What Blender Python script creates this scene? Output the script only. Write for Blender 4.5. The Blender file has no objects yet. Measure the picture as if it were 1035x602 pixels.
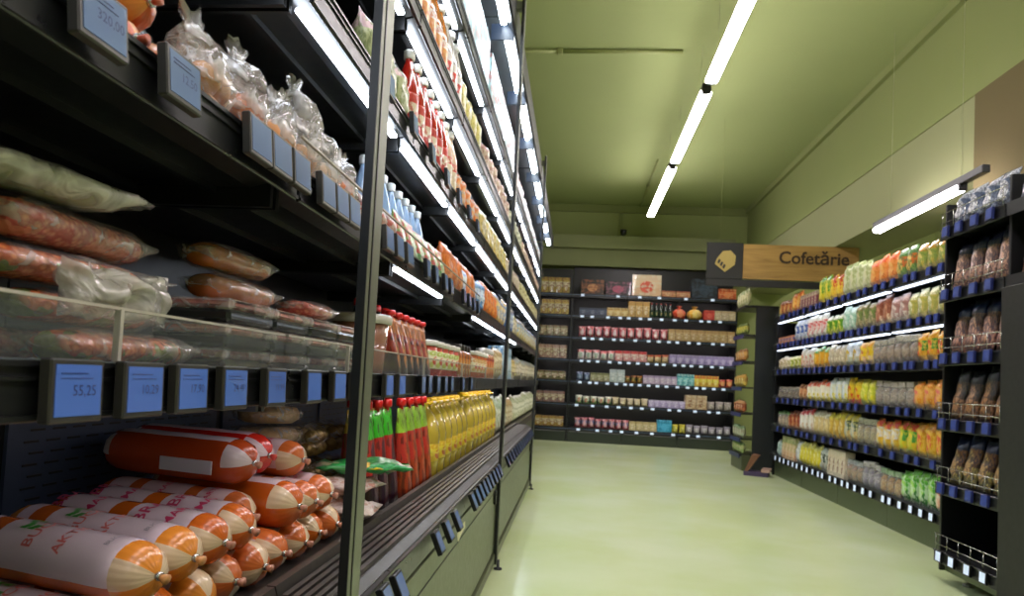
import bpy, math, random
from mathutils import Matrix, Vector, noise, Euler
random.seed(7)
SC = bpy.context.scene
PI = math.pi

# ------------------------------------------------------------------ camera, world, exposure
F_PX, CX, CY = 700.0, 517.5, 348.0          # focal length and optical centre in a 1035 x 602 frame
VPX, VPY, ROLL, EYE = 582.0, 386.0, .047, 1.0
def _cam():
    d = Vector((VPX-CX, -(VPY-CY), -F_PX)).normalized()
    u = Vector((ROLL, 1, 0)); u = (u - d*u.dot(d)).normalized()
    r = d.cross(u)
    m = Matrix((r, d, u)).to_4x4()
    m.translation = (0, 0, EYE)
    c = bpy.data.cameras.new('camera'); o = bpy.data.objects.new('camera', c)
    SC.collection.objects.link(o); o.matrix_world = m
    c.sensor_fit = 'HORIZONTAL'; c.sensor_width = 36; c.lens = 36*F_PX/1035
    c.shift_y = (CY-301)/1035; c.clip_start = .05
    c.dof.use_dof = True; c.dof.focus_distance = 1.5; c.dof.aperture_fstop = 7.0
    SC.camera = o
_cam()
vs = SC.view_settings
vs.view_transform = 'Standard'; vs.look = 'None'; vs.gamma = 1; vs.use_curve_mapping = False
vs.exposure = 0.95
w = bpy.data.worlds.new('world'); SC.world = w; w.use_nodes = True
w.node_tree.nodes['Background'].inputs[0].default_value = (.6, .75, .5, 1)
w.node_tree.nodes['Background'].inputs[1].default_value = .05
CEIL_LAMP, SHELF_LAMP, CANOPY_LAMP = 26.0, 9.0, 16.0

# ------------------------------------------------------------------ materials
def C(h):
    h = h.lstrip('#'); v = [int(h[i:i+2], 16)/255 for i in (0, 2, 4)]
    return tuple([(c/12.92 if c <= .04045 else ((c+.055)/1.055)**2.4) for c in v]+[1])
_m = {}
def mat(name, col, rough=.5, metal=0, spec=.5, emit=None, es=1, coat=0, bump=None, trans=0):
    if name in _m: return _m[name]
    m = bpy.data.materials.new(name); m.use_nodes = True
    nt = m.node_tree; b = nt.nodes['Principled BSDF']
    b.inputs['Base Color'].default_value = C(col) if isinstance(col, str) else col
    b.inputs['Roughness'].default_value = rough; b.inputs['Metallic'].default_value = metal
    b.inputs['Specular IOR Level'].default_value = spec
    b.inputs['Coat Weight'].default_value = coat
    b.inputs['Transmission Weight'].default_value = trans
    if emit:
        b.inputs['Emission Color'].default_value = C(emit); b.inputs['Emission Strength'].default_value = es
    n = nt.nodes.new('ShaderNodeTexNoise'); n.inputs['Scale'].default_value = (bump[0] if bump else 40)
    tc = nt.nodes.new('ShaderNodeTexCoord'); nt.links.new(tc.outputs['Object'], n.inputs['Vector'])
    if bump:
        bp = nt.nodes.new('ShaderNodeBump'); bp.inputs['Strength'].default_value = bump[1]; bp.inputs['Distance'].default_value = .01
        nt.links.new(n.outputs['Fac'], bp.inputs['Height']); nt.links.new(bp.outputs[0], b.inputs['Normal'])
    else:
        mr = nt.nodes.new('ShaderNodeMapRange'); mr.inputs['To Min'].default_value = max(0, rough-.06); mr.inputs['To Max'].default_value = min(1, rough+.06)
        nt.links.new(n.outputs['Fac'], mr.inputs['Value']); nt.links.new(mr.outputs[0], b.inputs['Roughness'])
    _m[name] = m; return m
def film(name, col='#ffffff', clear=.65, rough=.12):
    """thin clear plastic film: partly see-through, glossy, wrinkled"""
    if name in _m: return _m[name]
    m = bpy.data.materials.new(name); m.use_nodes = True; nt = m.node_tree
    b = nt.nodes['Principled BSDF']; out = nt.nodes['Material Output']
    b.inputs['Base Color'].default_value = C(col); b.inputs['Roughness'].default_value = rough
    b.inputs['Specular IOR Level'].default_value = 1.0; b.inputs['Coat Weight'].default_value = 1; b.inputs['Coat Roughness'].default_value = .08
    t = nt.nodes.new('ShaderNodeBsdfTransparent'); mx = nt.nodes.new('ShaderNodeMixShader')
    tc = nt.nodes.new('ShaderNodeTexCoord'); n = nt.nodes.new('ShaderNodeTexNoise'); n.inputs['Scale'].default_value = 22; n.inputs['Distortion'].default_value = 1.2
    nt.links.new(tc.outputs['Object'], n.inputs['Vector'])
    bp = nt.nodes.new('ShaderNodeBump'); bp.inputs['Strength'].default_value = .9; bp.inputs['Distance'].default_value = .02
    nt.links.new(n.outputs['Fac'], bp.inputs['Height']); nt.links.new(bp.outputs[0], b.inputs['Normal'])
    mr = nt.nodes.new('ShaderNodeMapRange'); mr.inputs['From Min'].default_value = .4; mr.inputs['From Max'].default_value = .72
    mr.inputs['To Min'].default_value = min(.97, clear+.14); mr.inputs['To Max'].default_value = max(0, clear-.3)
    nt.links.new(n.outputs['Fac'], mr.inputs['Value']); nt.links.new(mr.outputs[0], mx.inputs[0])
    nt.links.new(b.outputs[0], mx.inputs[1]); nt.links.new(t.outputs[0], mx.inputs[2]); nt.links.new(mx.outputs[0], out.inputs[0])
    _m[name] = m; return m
def pack(cols, art=.5, rough=.3, scale=9.0, clearish=False):
    """printed packaging: horizontal bands (bottom, middle, top) with a picture patch and printed blotches"""
    key = 'printed_pack_' + '_'.join(cols) + f'_{art}_{scale}'
    if key in _m: return _m[key]
    m = bpy.data.materials.new('printed_packaging'); m.use_nodes = True; nt = m.node_tree; N = nt.nodes; L = nt.links
    b = N['Principled BSDF']; b.inputs['Roughness'].default_value = rough; b.inputs['Coat Weight'].default_value = .3
    tc = N.new('ShaderNodeTexCoord'); sp = N.new('ShaderNodeSeparateXYZ'); L.new(tc.outputs['Generated'], sp.inputs[0])
    oi = N.new('ShaderNodeObjectInfo')
    r = N.new('ShaderNodeValToRGB'); r.color_ramp.interpolation = 'CONSTANT'
    c = [C(x) for x in cols]
    r.color_ramp.elements[0].color = c[0]; r.color_ramp.elements[0].position = 0
    r.color_ramp.elements[1].color = c[1]; r.color_ramp.elements[1].position = .38
    e = r.color_ramp.elements.new(.72); e.color = c[2]
    L.new(sp.outputs['Z'], r.inputs[0])
    ns = N.new('ShaderNodeTexNoise'); ns.inputs['Scale'].default_value = scale; ns.inputs['Detail'].default_value = 3
    L.new(tc.outputs['Generated'], ns.inputs['Vector'])
    th = N.new('ShaderNodeMapRange'); th.inputs['From Min'].default_value = .56-.12*art; th.inputs['From Max'].default_value = .60-.12*art
    L.new(ns.outputs['Fac'], th.inputs['Value'])
    # picture patch: an ellipse in the middle of the face
    def mth(op, a, bb=None):
        n = N.new('ShaderNodeMath'); n.operation = op
        for i, v in enumerate((a, bb)):
            if v is None: continue
            if isinstance(v, (int, float)): n.inputs[i].default_value = v
            else: L.new(v, n.inputs[i])
        return n.outputs[0]
    dx = mth('MULTIPLY', mth('SUBTRACT', sp.outputs['X'], .5), 1.2); dz = mth('SUBTRACT', sp.outputs['Z'], .42)
    rr = mth('ADD', mth('MULTIPLY', dx, dx), mth('MULTIPLY', dz, dz))
    inside = mth('LESS_THAN', rr, .075)
    mx1 = N.new('ShaderNodeMix'); mx1.data_type = 'RGBA'
    L.new(inside, mx1.inputs[0]); L.new(r.outputs[0], mx1.inputs[6]); mx1.inputs[7].default_value = c[3]
    mx2 = N.new('ShaderNodeMix'); mx2.data_type = 'RGBA'
    L.new(mth('MULTIPLY', th.outputs[0], .75), mx2.inputs[0]); L.new(mx1.outputs[2], mx2.inputs[6]); mx2.inputs[7].default_value = c[4] if len(c) > 4 else c[0]
    L.new(mx2.outputs[2], b.inputs['Base Color'])
    bp = N.new('ShaderNodeBump'); bp.inputs['Strength'].default_value = .35; bp.inputs['Distance'].default_value = .01
    L.new(ns.outputs['Fac'], bp.inputs['Height']); L.new(bp.outputs[0], b.inputs['Normal'])
    _m[key] = m; return m

def setting_mat(name, col, rough, var, scale, spec=.5, bumps=.0, col2=None):
    m = bpy.data.materials.new(name); m.use_nodes = True; nt = m.node_tree; N = nt.nodes; L = nt.links
    b = N['Principled BSDF']; b.inputs['Roughness'].default_value = rough; b.inputs['Specular IOR Level'].default_value = spec
    tc = N.new('ShaderNodeTexCoord'); n = N.new('ShaderNodeTexNoise'); n.inputs['Scale'].default_value = scale; n.inputs['Detail'].default_value = 6
    L.new(tc.outputs['Object'], n.inputs['Vector'])
    r = N.new('ShaderNodeValToRGB'); a = C(col); d = C(col2) if col2 else tuple([v*(1-var) for v in a[:3]]+[1])
    r.color_ramp.elements[0].color = d; r.color_ramp.elements[0].position = .35
    r.color_ramp.elements[1].color = a; r.color_ramp.elements[1].position = .65
    L.new(n.outputs['Fac'], r.inputs[0]); L.new(r.outputs[0], b.inputs['Base Color'])
    if bumps:
        bp = N.new('ShaderNodeBump'); bp.inputs['Strength'].default_value = bumps; L.new(n.outputs['Fac'], bp.inputs['Height']); L.new(bp.outputs[0], b.inputs['Normal'])
    return m
M_FLOOR = setting_mat('floor_resin', '#cfdab0', .2, .0, 1.3, .5, .0, '#c5d29a')
M_CEIL = setting_mat('ceiling_paint', '#9aa56e', .85, .05, .8, .2)
M_WALL = setting_mat('wall_paint', '#98a169', .8, .05, .7, .2)
M_BEAM = setting_mat('beam_paint', '#838b58', .85, .05, .7, .2)
M_SOFF = setting_mat('soffit_paint', '#8a8f68', .8, .08, 2, .2)
BLACK = mat('black_powder_coat', '#161719', .38)
DARK = mat('dark_inner_panel', '#3a475e', .5)
RAIL = mat('black_price_rail', '#1b1c1e', .3)
GREYM = mat('grey_aluminium', '#8b8a80', .38, .7)
POSTM = mat('grey_green_upright', '#767a68', .4, .5)
DECKM = mat('ribbed_grey_deck', '#4b4743', .38, .6)
CABM = mat('olive_grey_cabinet_panel', '#5c6247', .35, .35)
PLINTH = mat('olive_plinth_panel', '#5f6a4e', .4, .2)
WOOD = None
TUBE = mat('white_tube_glow', '#ffffff', .4, emit='#fff4fa', es=CEIL_LAMP)
STRIP = mat('cool_strip_glow', '#ffffff', .4, emit='#e6f0ff', es=SHELF_LAMP)
SOFT = mat('soft_strip_glow', '#ffffff', .4, emit='#dfeaff', es=1.6)
FILL_STRIP = mat('added_fill_glow', '#ffffff', .4, emit='#fff0f4', es=4.0)  # for unseen strips added to brighten the sausage deck and back shelves
CANST = mat('cool_canopy_glow', '#ffffff', .4, emit='#e6f4ff', es=CANOPY_LAMP)
def clear_sheet(name, clear):
    m = bpy.data.materials.new(name); m.use_nodes = True; nt = m.node_tree; b = nt.nodes['Principled BSDF']
    b.inputs['Base Color'].default_value = C('#aeb6b4'); b.inputs['Roughness'].default_value = .06
    t = nt.nodes.new('ShaderNodeBsdfTransparent'); mx = nt.nodes.new('ShaderNodeMixShader'); tc = nt.nodes.new('ShaderNodeTexCoord'); n = nt.nodes.new('ShaderNodeTexNoise')
    nt.links.new(tc.outputs['Object'], n.inputs['Vector']); mr = nt.nodes.new('ShaderNodeMapRange'); mr.inputs['To Min'].default_value = clear-.04; mr.inputs['To Max'].default_value = clear+.04
    nt.links.new(n.outputs['Fac'], mr.inputs['Value']); nt.links.new(mr.outputs[0], mx.inputs[0]); nt.links.new(b.outputs[0], mx.inputs[1]); nt.links.new(t.outputs[0], mx.inputs[2]); nt.links.new(mx.outputs[0], nt.nodes['Material Output'].inputs[0])
    return m
ACRYL = clear_sheet('clear_acrylic', .92)
CLEAR = film('clear_plastic_film', '#dcd9d2', .76)
CLEAR2 = film('crinkly_clear_film', '#e4e2dc', .68)
MILKY = film('milky_plastic_film', '#d6d2c6', .45, .2)
WIRE = mat('silver_wire', '#b9b9b4', .25, .9)

# ------------------------------------------------------------------ mesh building
class MB:
    def __init__(s): s.v = []; s.f = []; s.mi = []; s.sm = []
    def add(s, vs_, fs, mi=0, smooth=False):
        k = len(s.v); s.v += [tuple(v) for v in vs_]; s.f += [tuple(i+k for i in f) for f in fs]
        s.mi += [mi]*len(fs); s.sm += [smooth]*len(fs); return s
    def box(s, x0, x1, y0, y1, z0, z1, mi=0, bev=0):
        x0, x1 = min(x0, x1), max(x0, x1); y0, y1 = min(y0, y1), max(y0, y1); z0, z1 = min(z0, z1), max(z0, z1)
        if not bev:
            v = [(x, y, z) for z in (z0, z1) for y in (y0, y1) for x in (x0, x1)]
            return s.add(v, [(0, 2, 3, 1), (4, 5, 7, 6), (0, 1, 5, 4), (2, 6, 7, 3), (0, 4, 6, 2), (1, 3, 7, 5)], mi)
        b = min(bev, (x1-x0)/2.01, (y1-y0)/2.01, (z1-z0)/2.01)
        # chamfered box: three rectangles pulled out
        P = {}
        v = []
        def p(a, x, y, z): P[a] = len(v); v.append((x, y, z))
        for i, x in enumerate((x0, x1)):
            for j, y in enumerate((y0, y1)):
                for k, z in enumerate((z0, z1)):
                    sx, sy, sz = (1, -1)[i], (1, -1)[j], (1, -1)[k]
                    p((i, j, k, 'x'), x, y+sy*b, z+sz*b); p((i, j, k, 'y'), x+sx*b, y, z+sz*b); p((i, j, k, 'z'), x+sx*b, y+sy*b, z)
        f = []
        for a in (0, 1):
            q = [P[(a, 0, 0, 'x')], P[(a, 1, 0, 'x')], P[(a, 1, 1, 'x')], P[(a, 0, 1, 'x')]]; f.append(q if a else q[::-1])
            q = [P[(0, a, 0, 'y')], P[(1, a, 0, 'y')], P[(1, a, 1, 'y')], P[(0, a, 1, 'y')]]; f.append(q[::-1] if a else q)
            q = [P[(0, 0, a, 'z')], P[(1, 0, a, 'z')], P[(1, 1, a, 'z')], P[(0, 1, a, 'z')]]; f.append(q if a else q[::-1])
        for a in (0, 1):
            for c in (0, 1):
                f.append([P[(a, c, 0, 'x')], P[(a, c, 0, 'y')], P[(a, c, 1, 'y')], P[(a, c, 1, 'x')]])
                f.append([P[(a, 0, c, 'x')], P[(a, 0, c, 'z')], P[(a, 1, c, 'z')], P[(a, 1, c, 'x')]])
                f.append([P[(0, a, c, 'y')], P[(0, a, c, 'z')], P[(1, a, c, 'z')], P[(1, a, c, 'y')]])
                for e in (0, 1): f.append([P[(a, c, e, 'x')], P[(a, c, e, 'y')], P[(a, c, e, 'z')]])
        return s.add(v, f, mi)
    def tube(s, a, b, r, n=8, mi=0, r2=None):
        a = Vector(a); b = Vector(b); d = (b-a).normalized(); u = d.orthogonal().normalized(); w_ = d.cross(u); r2 = r if r2 is None else r2
        v = [a+(u*math.cos(t)+w_*math.sin(t))*r for t in [2*PI*i/n for i in range(n)]]
        v += [b+(u*math.cos(t)+w_*math.sin(t))*r2 for t in [2*PI*i/n for i in range(n)]]
        f = [(i, (i+1) % n, n+(i+1) % n, n+i) for i in range(n)] + [tuple(range(n))[::-1], tuple(range(n, 2*n))]
        return s.add(v, f, mi, True)
    def lathe(s, prof, n=14, mi=0, cx=0, cy=0, sx=1, sy=1):
        """profile of (radius, z) from the bottom up"""
        v = []; f = []
        for r, z in prof:
            for i in range(n):
                t = 2*PI*i/n; v.append((cx+r*sx*math.cos(t), cy+r*sy*math.sin(t), z))
        for k in range(len(prof)-1):
            for i in range(n):
                f.append((k*n+i, k*n+(i+1) % n, (k+1)*n+(i+1) % n, (k+1)*n+i))
        f.append(tuple(range(n))[::-1]); f.append(tuple(range((len(prof)-1)*n, len(prof)*n)))
        return s.add(v, f, mi, True)
    def prism_y(s, pts, y0, y1, mi=0):
        """outline of (x, z) points swept along y"""
        n = len(pts); v = [(x, y0, z) for x, z in pts]+[(x, y1, z) for x, z in pts]
        f = [(i, (i+1) % n, n+(i+1) % n, n+i) for i in range(n)]+[tuple(range(n))[::-1], tuple(range(n, 2*n))]
        return s.add(v, f, mi)
    def build(s, name, mats, parent=None, smooth=None):
        me = bpy.data.meshes.new(name); me.from_pydata(s.v, [], s.f)
        for m in (mats if isinstance(mats, (list, tuple)) else [mats]): me.materials.append(m)
        me.polygons.foreach_set('material_index', s.mi)
        me.polygons.foreach_set('use_smooth', s.sm if smooth is None else [smooth]*len(s.f))
        me.validate(); me.update()
        import bmesh
        bm = bmesh.new(); bm.from_mesh(me); bmesh.ops.recalc_face_normals(bm, faces=bm.faces); bm.to_mesh(me); bm.free()
        o = bpy.data.objects.new(name, me); SC.collection.objects.link(o)
        if parent: o.parent = parent
        return o
def empty(name, loc=(0, 0, 0), rz=0):
    o = bpy.data.objects.new(name, None); o.empty_display_size = .05; SC.collection.objects.link(o)
    o.location = loc; o.rotation_euler = (0, 0, rz); return o
def tag(o, label, cat, group=None):
    o['label'] = label; o['category'] = cat
    if group: o['group'] = group
    return o
def struct(o): o['kind'] = 'structure'; return o
def copy_tree(o, parent=None):
    c = o.copy(); SC.collection.objects.link(c)
    if parent: c.parent = parent
    for ch in KIDS.get(o.name, []): copy_tree(ch, c)
    return c
KIDS = {}
def kid(p, o): o.parent = p; KIDS.setdefault(p.name, []).append(o); return o

ORD = 'first second third fourth fifth sixth seventh eighth ninth tenth eleventh twelfth thirteenth fourteenth fifteenth sixteenth seventeenth eighteenth nineteenth twentieth twenty-first twenty-second twenty-third twenty-fourth twenty-fifth twenty-sixth twenty-seventh twenty-eighth twenty-ninth thirtieth'.split()
NUM = 'one two three four five six seven eight nine ten eleven twelve thirteen fourteen fifteen sixteen seventeen eighteen nineteen twenty twenty-one twenty-two twenty-three twenty-four twenty-five twenty-six twenty-seven twenty-eight twenty-nine thirty'.split()
def ordinal(i, n):
    return 'leftmost' if i == 0 else ('rightmost' if i == n-1 else ORD[i]+' from left')

# ------------------------------------------------------------------ product builders (front faces local -y, base at z = 0)
def pillow_mesh(mb, w, h, d, seed=0, nu=8, nv=12, crumple=.006, seal=.07, mi=0, base=.0):
    """sealed bag: flat crimped seams at top and bottom, puffed middle"""
    def pt(i, j, side):
        u = i/nu*2-1; v = j/nv
        pin = min(1, min(v, 1-v)/.22); pin = max(0, pin-seal/.4)
        pf = math.sin(min(1, pin)*PI/2)
        th = d/2*pf*(1-abs(u)**2.6)
        ww = w/2*(1-.10*pf*abs(u)) * (1-.03*math.sin(v*PI))
        x = u*ww; z = v*h; y = -side*th
        if side and 0 < i < nu and 0 < j < nv:
            n_ = noise.noise(Vector((x*26+seed*7.3, z*26, side*3+seed))); y += -side*n_*crumple*2
        x += noise.noise(Vector((seed+3.1, z*18, 1)))*crumple*.8
        return (x, y, z)
    k = {}; v = []; f = []
    for side in (1, -1):
        for i in range(nu+1):
            for j in range(nv+1):
                if side == -1 and (i in (0, nu) or j in (0, nv)): k[(side, i, j)] = k[(1, i, j)]; continue
                k[(side, i, j)] = len(v); v.append(pt(i, j, side))
    for side in (1, -1):
        for i in range(nu):
            for j in range(nv):
                q = (k[(side, i, j)], k[(side, i+1, j)], k[(side, i+1, j+1)], k[(side, i, j+1)])
                f.append(q if side == 1 else q[::-1])
    return mb.add(v, f, mi, True)
def doy_mesh(mb, w, h, d, seed=0, mi=0, nu=10, nv=10):
    """stand-up pouch: wide oval gusset at the base, flat top"""
    v = []; f = []
    for j in range(nv+1):
        t = j/nv; th = d/2*(1-t**1.7)+.002
        for i in range(nu*2):
            a = PI*i/nu; x = math.copysign(abs(math.cos(a))**.7, math.cos(a))*w/2; y = math.copysign(abs(math.sin(a))**.9, math.sin(a))*th
            y += noise.noise(Vector((x*30+seed, y*30, t*5+seed)))*.003
            v.append((x, y, t*h))
    n = nu*2
    for j in range(nv):
        for i in range(n): f.append((j*n+i, j*n+(i+1) % n, (j+1)*n+(i+1) % n, (j+1)*n+i))
    f.append(tuple(range(n))[::-1]); f.append(tuple(range(nv*n, nv*n+n)))
    return mb.add(v, f, mi, True)

def k_bag(w, h, d, cols, **o):
    r = MB(); pillow_mesh(r, w, h, d, seed=hash_(cols)); return r.build(o.get('name', 'snack_bag'), pack(cols, o.get('art', .5), scale=o.get('scale', 7)))
def k_pouch(w, h, d, cols, **o):
    r = MB(); doy_mesh(r, w, h, d, hash_(cols)); return r.build(o.get('name', 'stand_up_pouch'), pack(cols, o.get('art', .5), scale=o.get('scale', 7)))
def k_capped(w, h, d, cols, **o):
    e = empty(o.get('name', 'capped_pouch'))
    b = MB(); doy_mesh(b, w, h*.9, d, hash_(cols)); kid(e, b.build('pouch_body', pack(cols, .4, scale=6)))
    c = MB(); c.lathe([(.008, h*.885), (.008, h*.92), (.017, h*.92), (.018, h*.94), (.018, h*.985), (.014, h), (.0, h)], 12)
    kid(e, c.build('screw_cap', mat('cap_'+o.get('cap', '#c81e1a'), o.get('cap', '#c81e1a'), .3, coat=.4)))
    return e
def k_box(w, h, d, cols, **o):
    r = MB(); r.box(-w/2, w/2, -d/2, d/2, 0, h, bev=.0025)
    r.box(-w/2+.004, w/2-.004, -.003, .003, h-.001, h+.0012)
    return r.build(o.get('name', 'carton'), pack(cols, o.get('art', .5), .45, scale=o.get('scale', 6)))
def k_bottle(w, h, d, cols, **o):
    e = empty(o.get('name', 'bottle')); R = w/2
    prof = o.get('prof') or [(.0, 0), (.85, 0), (1, .03), (1, .5), (.95, .58), (.6, .76), (.36, .86), (.34, .92)]
    b = MB(); b.lathe([(R*a, h*z) for a, z in prof], 16, sy=d/w)
    glass = o.get('glass', cols[0])
    kid(e, b.build('bottle_body', mat('bottle_'+glass, glass, .15, spec=.6, coat=.6)))
    l = MB(); l.lathe([(R*1.015, h*.12), (R*1.02, h*.14), (R*1.02, h*.48), (R*1.015, h*.5)], 16, sy=d/w)
    kid(e, l.build('bottle_label', pack(cols, .5, scale=6)))
    c = MB(); c.lathe([(R*.4, h*.9), (R*.42, h*.91), (R*.42, h*.985), (R*.3, h)], 12)
    kid(e, c.build('screw_cap', mat('cap_'+o.get('cap', '#e8e4da'), o.get('cap', '#e8e4da'), .35, coat=.3)))
    return e
def k_jug(w, h, d, cols, **o):
    """big oil bottle with a yellow handle ring on its neck"""
    e = empty('oil_bottle'); R = w/2
    b = MB(); v_ = [(.0, 0), (.9, 0), (1, .03), (.97, .16), (1, .2), (.95, .36), (1, .44), (1, .55), (.9, .66), (.6, .8), (.32, .88), (.3, .95)]
    b.lathe([(R*a, h*z) for a, z in v_], 18, sy=d/w)
    m = mat('golden_oil_plastic', '#dcc548', .12, spec=.7, coat=.8, trans=.3); kid(e, b.build('bottle_body', m))
    l = MB(); l.lathe([(R*.985, h*.21), (R*1.01, h*.22), (R*1.01, h*.43), (R*.99, h*.44)], 18, sy=d/w)
    kid(e, l.build('bottle_label', pack(cols, .6, scale=5)))
    c = MB(); c.lathe([(R*.36, h*.93), (R*.38, h*.94), (R*.38, h*.99), (R*.3, h)], 12); kid(e, c.build('screw_cap', mat('cap_yellow', '#efc81c', .3)))
    hd = MB(); hh = h*.9
    for s_ in (1, -1):
        hd.tube((s_*R*.34, 0, hh), (s_*R*.8, 0, hh+.012), .006, 6); hd.tube((s_*R*.8, 0, hh+.012), (s_*R*.8, -d*.25, hh+.014), .006, 6)
    hd.tube((-R*.8, -d*.25, hh+.014), (R*.8, -d*.25, hh+.014), .007, 6)
    kid(e, hd.build('carry_handle', mat('cap_yellow', '#efc81c', .3)))
    return e
def k_tub(w, h, d, cols, **o):
    e = empty(o.get('name', 'lidded_tub')); R = w/2
    b = MB(); b.lathe([(0, 0), (R*.82, 0), (R*.85, .006), (R*.97, h*.88)], 20, sy=d/w)
    kid(e, b.build('tub_body', mat('tub_'+cols[0], cols[0], .25, coat=.6, bump=(30, .2))))
    l = MB(); l.lathe([(R*.98, h*.85), (R*1.05, h*.86), (R*1.06, h*.97), (R*1.0, h), (R*.9, h*.985), (0, h*.985)], 20, sy=d/w)
    kid(e, l.build('lid', mat('lid_'+cols[1], cols[1], .4)))
    if len(cols) > 2:
        q = MB(); q.lathe([(R*.90, h*.25), (R*.925, h*.26), (R*.97, h*.72), (R*.95, h*.73)], 20, sy=d/w)
        kid(e, q.build('tub_label', pack(tuple(cols[2:]), .5, scale=5)))
    return e
def k_jar(w, h, d, cols, **o):
    e = empty('jar'); R = w/2
    b = MB(); b.lathe([(0, 0), (R*.92, 0), (R, .01), (R, h*.72), (R*.8, h*.84)], 14); kid(e, b.build('jar_body', pack(cols, .4, .15, scale=6)))
    c = MB(); c.lathe([(R*.82, h*.83), (R*.86, h*.84), (R*.86, h*.98), (R*.8, h)], 14); kid(e, c.build('lid', mat('lid_'+o.get('cap', '#2a2620'), o.get('cap', '#2a2620'), .3, .3)))
    return e
def k_ball(w, h, d, cols, **o):
    """round gathered bag of sweets with a tied top"""
    e = empty(o.get('name', 'round_sweets_bag')); R = w/2
    b = MB(); n = 18; pr = [(0, 0), (R*.6, .0), (R*.92, h*.15), (R, h*.36), (R*.9, h*.58), (R*.55, h*.74), (R*.12, h*.82), (R*.3, h*.93), (R*.42, h)]
    k0 = len(b.v); b.lathe(pr, n)
    b.v = [(x*(1+.05*math.cos(9*math.atan2(y, x))), y*(1+.05*math.cos(9*math.atan2(y, x))), z) for x, y, z in b.v]
    kid(e, b.build('bag', pack(cols, .4, scale=6)))
    t = MB(); t.lathe([(R*.15, h*.8), (R*.17, h*.81), (R*.17, h*.835), (R*.15, h*.845)], 10); kid(e, t.build('tie', mat('cap_#c81e1a', '#c81e1a', .3)))
    return e
def k_clear(w, h, d, cols, **o):
    """clear bag with visible filling in its lower part and a printed header on top"""
    e = empty(o.get('name', 'clear_food_bag'))
    s_ = hash_(cols)
    a = MB(); pillow_mesh(a, w*.84, h*.7, d*.74, s_, 8, 10, .006, seal=.0); a.v = [(x, y, z+h*.03) for x, y, z in a.v]
    kid(e, a.build('filling', pack((cols[0], cols[1], cols[0], cols[1], cols[2]), .9, .5, scale=14)))
    b = MB(); pillow_mesh(b, w, h, d, s_+1, 8, 12, .006); kid(e, b.build('bag_film', CLEAR))
    c = MB(); c.box(-w*.46, w*.46, -d*.2-.002, d*.2+.002, h*.76, h*.97, bev=.004); kid(e, c.build('header_label', pack(cols[3:]+cols[3:4]*3, .4, scale=6)))
    return e
def hash_(c): return (sum(ord(ch)*(i+3) for i, ch in enumerate(''.join(map(str, c)))) % 97)*.37
KIND = dict(bag=k_bag, pouch=k_pouch, capped=k_capped, box=k_box, bottle=k_bottle, jug=k_jug, tub=k_tub, jar=k_jar, ball=k_ball, clear=k_clear)

def run(pos, kind, n, w, h, d, cols, sing, plur, cat, place, gap=.006, rz=0, lean=0, jit=.3, double=False, **o):
    """n alike products side by side; pos(i, w, gap) gives the point each stands on, i = 0 is leftmost"""
    proto = None
    for i in range(n):
        loc = pos(i)
        if proto is None: ob = proto = KIND[kind](w, h, d, cols, **o)
        else: ob = copy_tree(proto)
        ob.location = loc
        L_, s_ = lean, random.uniform(-jit, jit)*(.12 if kind in ('bag', 'clear', 'pouch') else .03)
        ob.rotation_euler = (-L_, 0, rz+s_) if False else Euler((0, 0, 0))
        sc_ = random.uniform(.88, 1.0) if kind in ('bag', 'clear', 'pouch') else 1
        ob.matrix_world = Matrix.Translation(loc) @ Matrix.Rotation(rz+s_, 4, 'Z') @ Matrix.Rotation(-L_, 4, 'X') @ Matrix.Diagonal((1, 1, sc_, 1))
        if n == 1: lab = f'{sing} {place}'
        else: lab = f'{ordinal(i, n)} of {NUM[n-1]} {plur} {place}'
        tag(ob, lab, cat, (f'{plur} {place}' if n > 1 else None))
    return proto

# ================================================================== THE ROOM
XL, XR, YB, YF, ZC = -1.25, 6.0, 12.35, -3.0, 4.18
struct(MB().box(XL-.1, XR+.1, YF-.1, YB+.1, -.1, 0).build('floor', M_FLOOR))
struct(MB().box(XL-.1, XR+.1, YF-.1, YB+.1, ZC, ZC+.1).build('ceiling', M_CEIL))
struct(MB().box(XL-.1, XL, YF, YB, 0, ZC).build('wall_left', M_WALL))
struct(MB().box(XR, XR+.1, YF, YB, 0, ZC).build('wall_right', M_WALL))
struct(MB().box(XL, XR, YB, YB+.1, 0, ZC).build('wall_back', M_WALL))
struct(MB().box(XL, XR, YF-.1, YF, 0, ZC).build('wall_front', M_WALL))
b = MB(); b.box(2.87, 3.62, YF, YB, 3.30, ZC); b.box(2.82, 2.87, YF, YB, ZC-.09, ZC); struct(b.build('trim_1', M_BEAM))           # deep ceiling beam over the right gondola
struct(MB().box(2.88, 3.55, 5.37, YB, 2.70, 3.30).build('trim_2', setting_mat('fascia_paint', '#8c8f68', .85, .05, .7, .2)))                                              # dropped fascia beneath the beam
struct(MB().box(2.87, 3.62, 4.75, 5.37, 0, 3.30).build('wall_column', setting_mat('column_paint', '#665c3e', .85, .05, .7, .2)))                                          # column under the beam's near end
b = MB(); b.box(XL, 2.6, 12.05, YB, 3.03, 3.40); b.box(XL, 2.6, 11.98, YB, 3.40, 3.56); b.box(XL, 2.6, 11.95, 12.02, 3.33, 3.41)
struct(b.build('trim_3', M_SOFF))                                                                                       # grey-green cornice above the back shelves
struct(MB().box(XL, 2.87, YB-.05, YB, ZC-.13, ZC).build('trim_4', M_BEAM))
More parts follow.
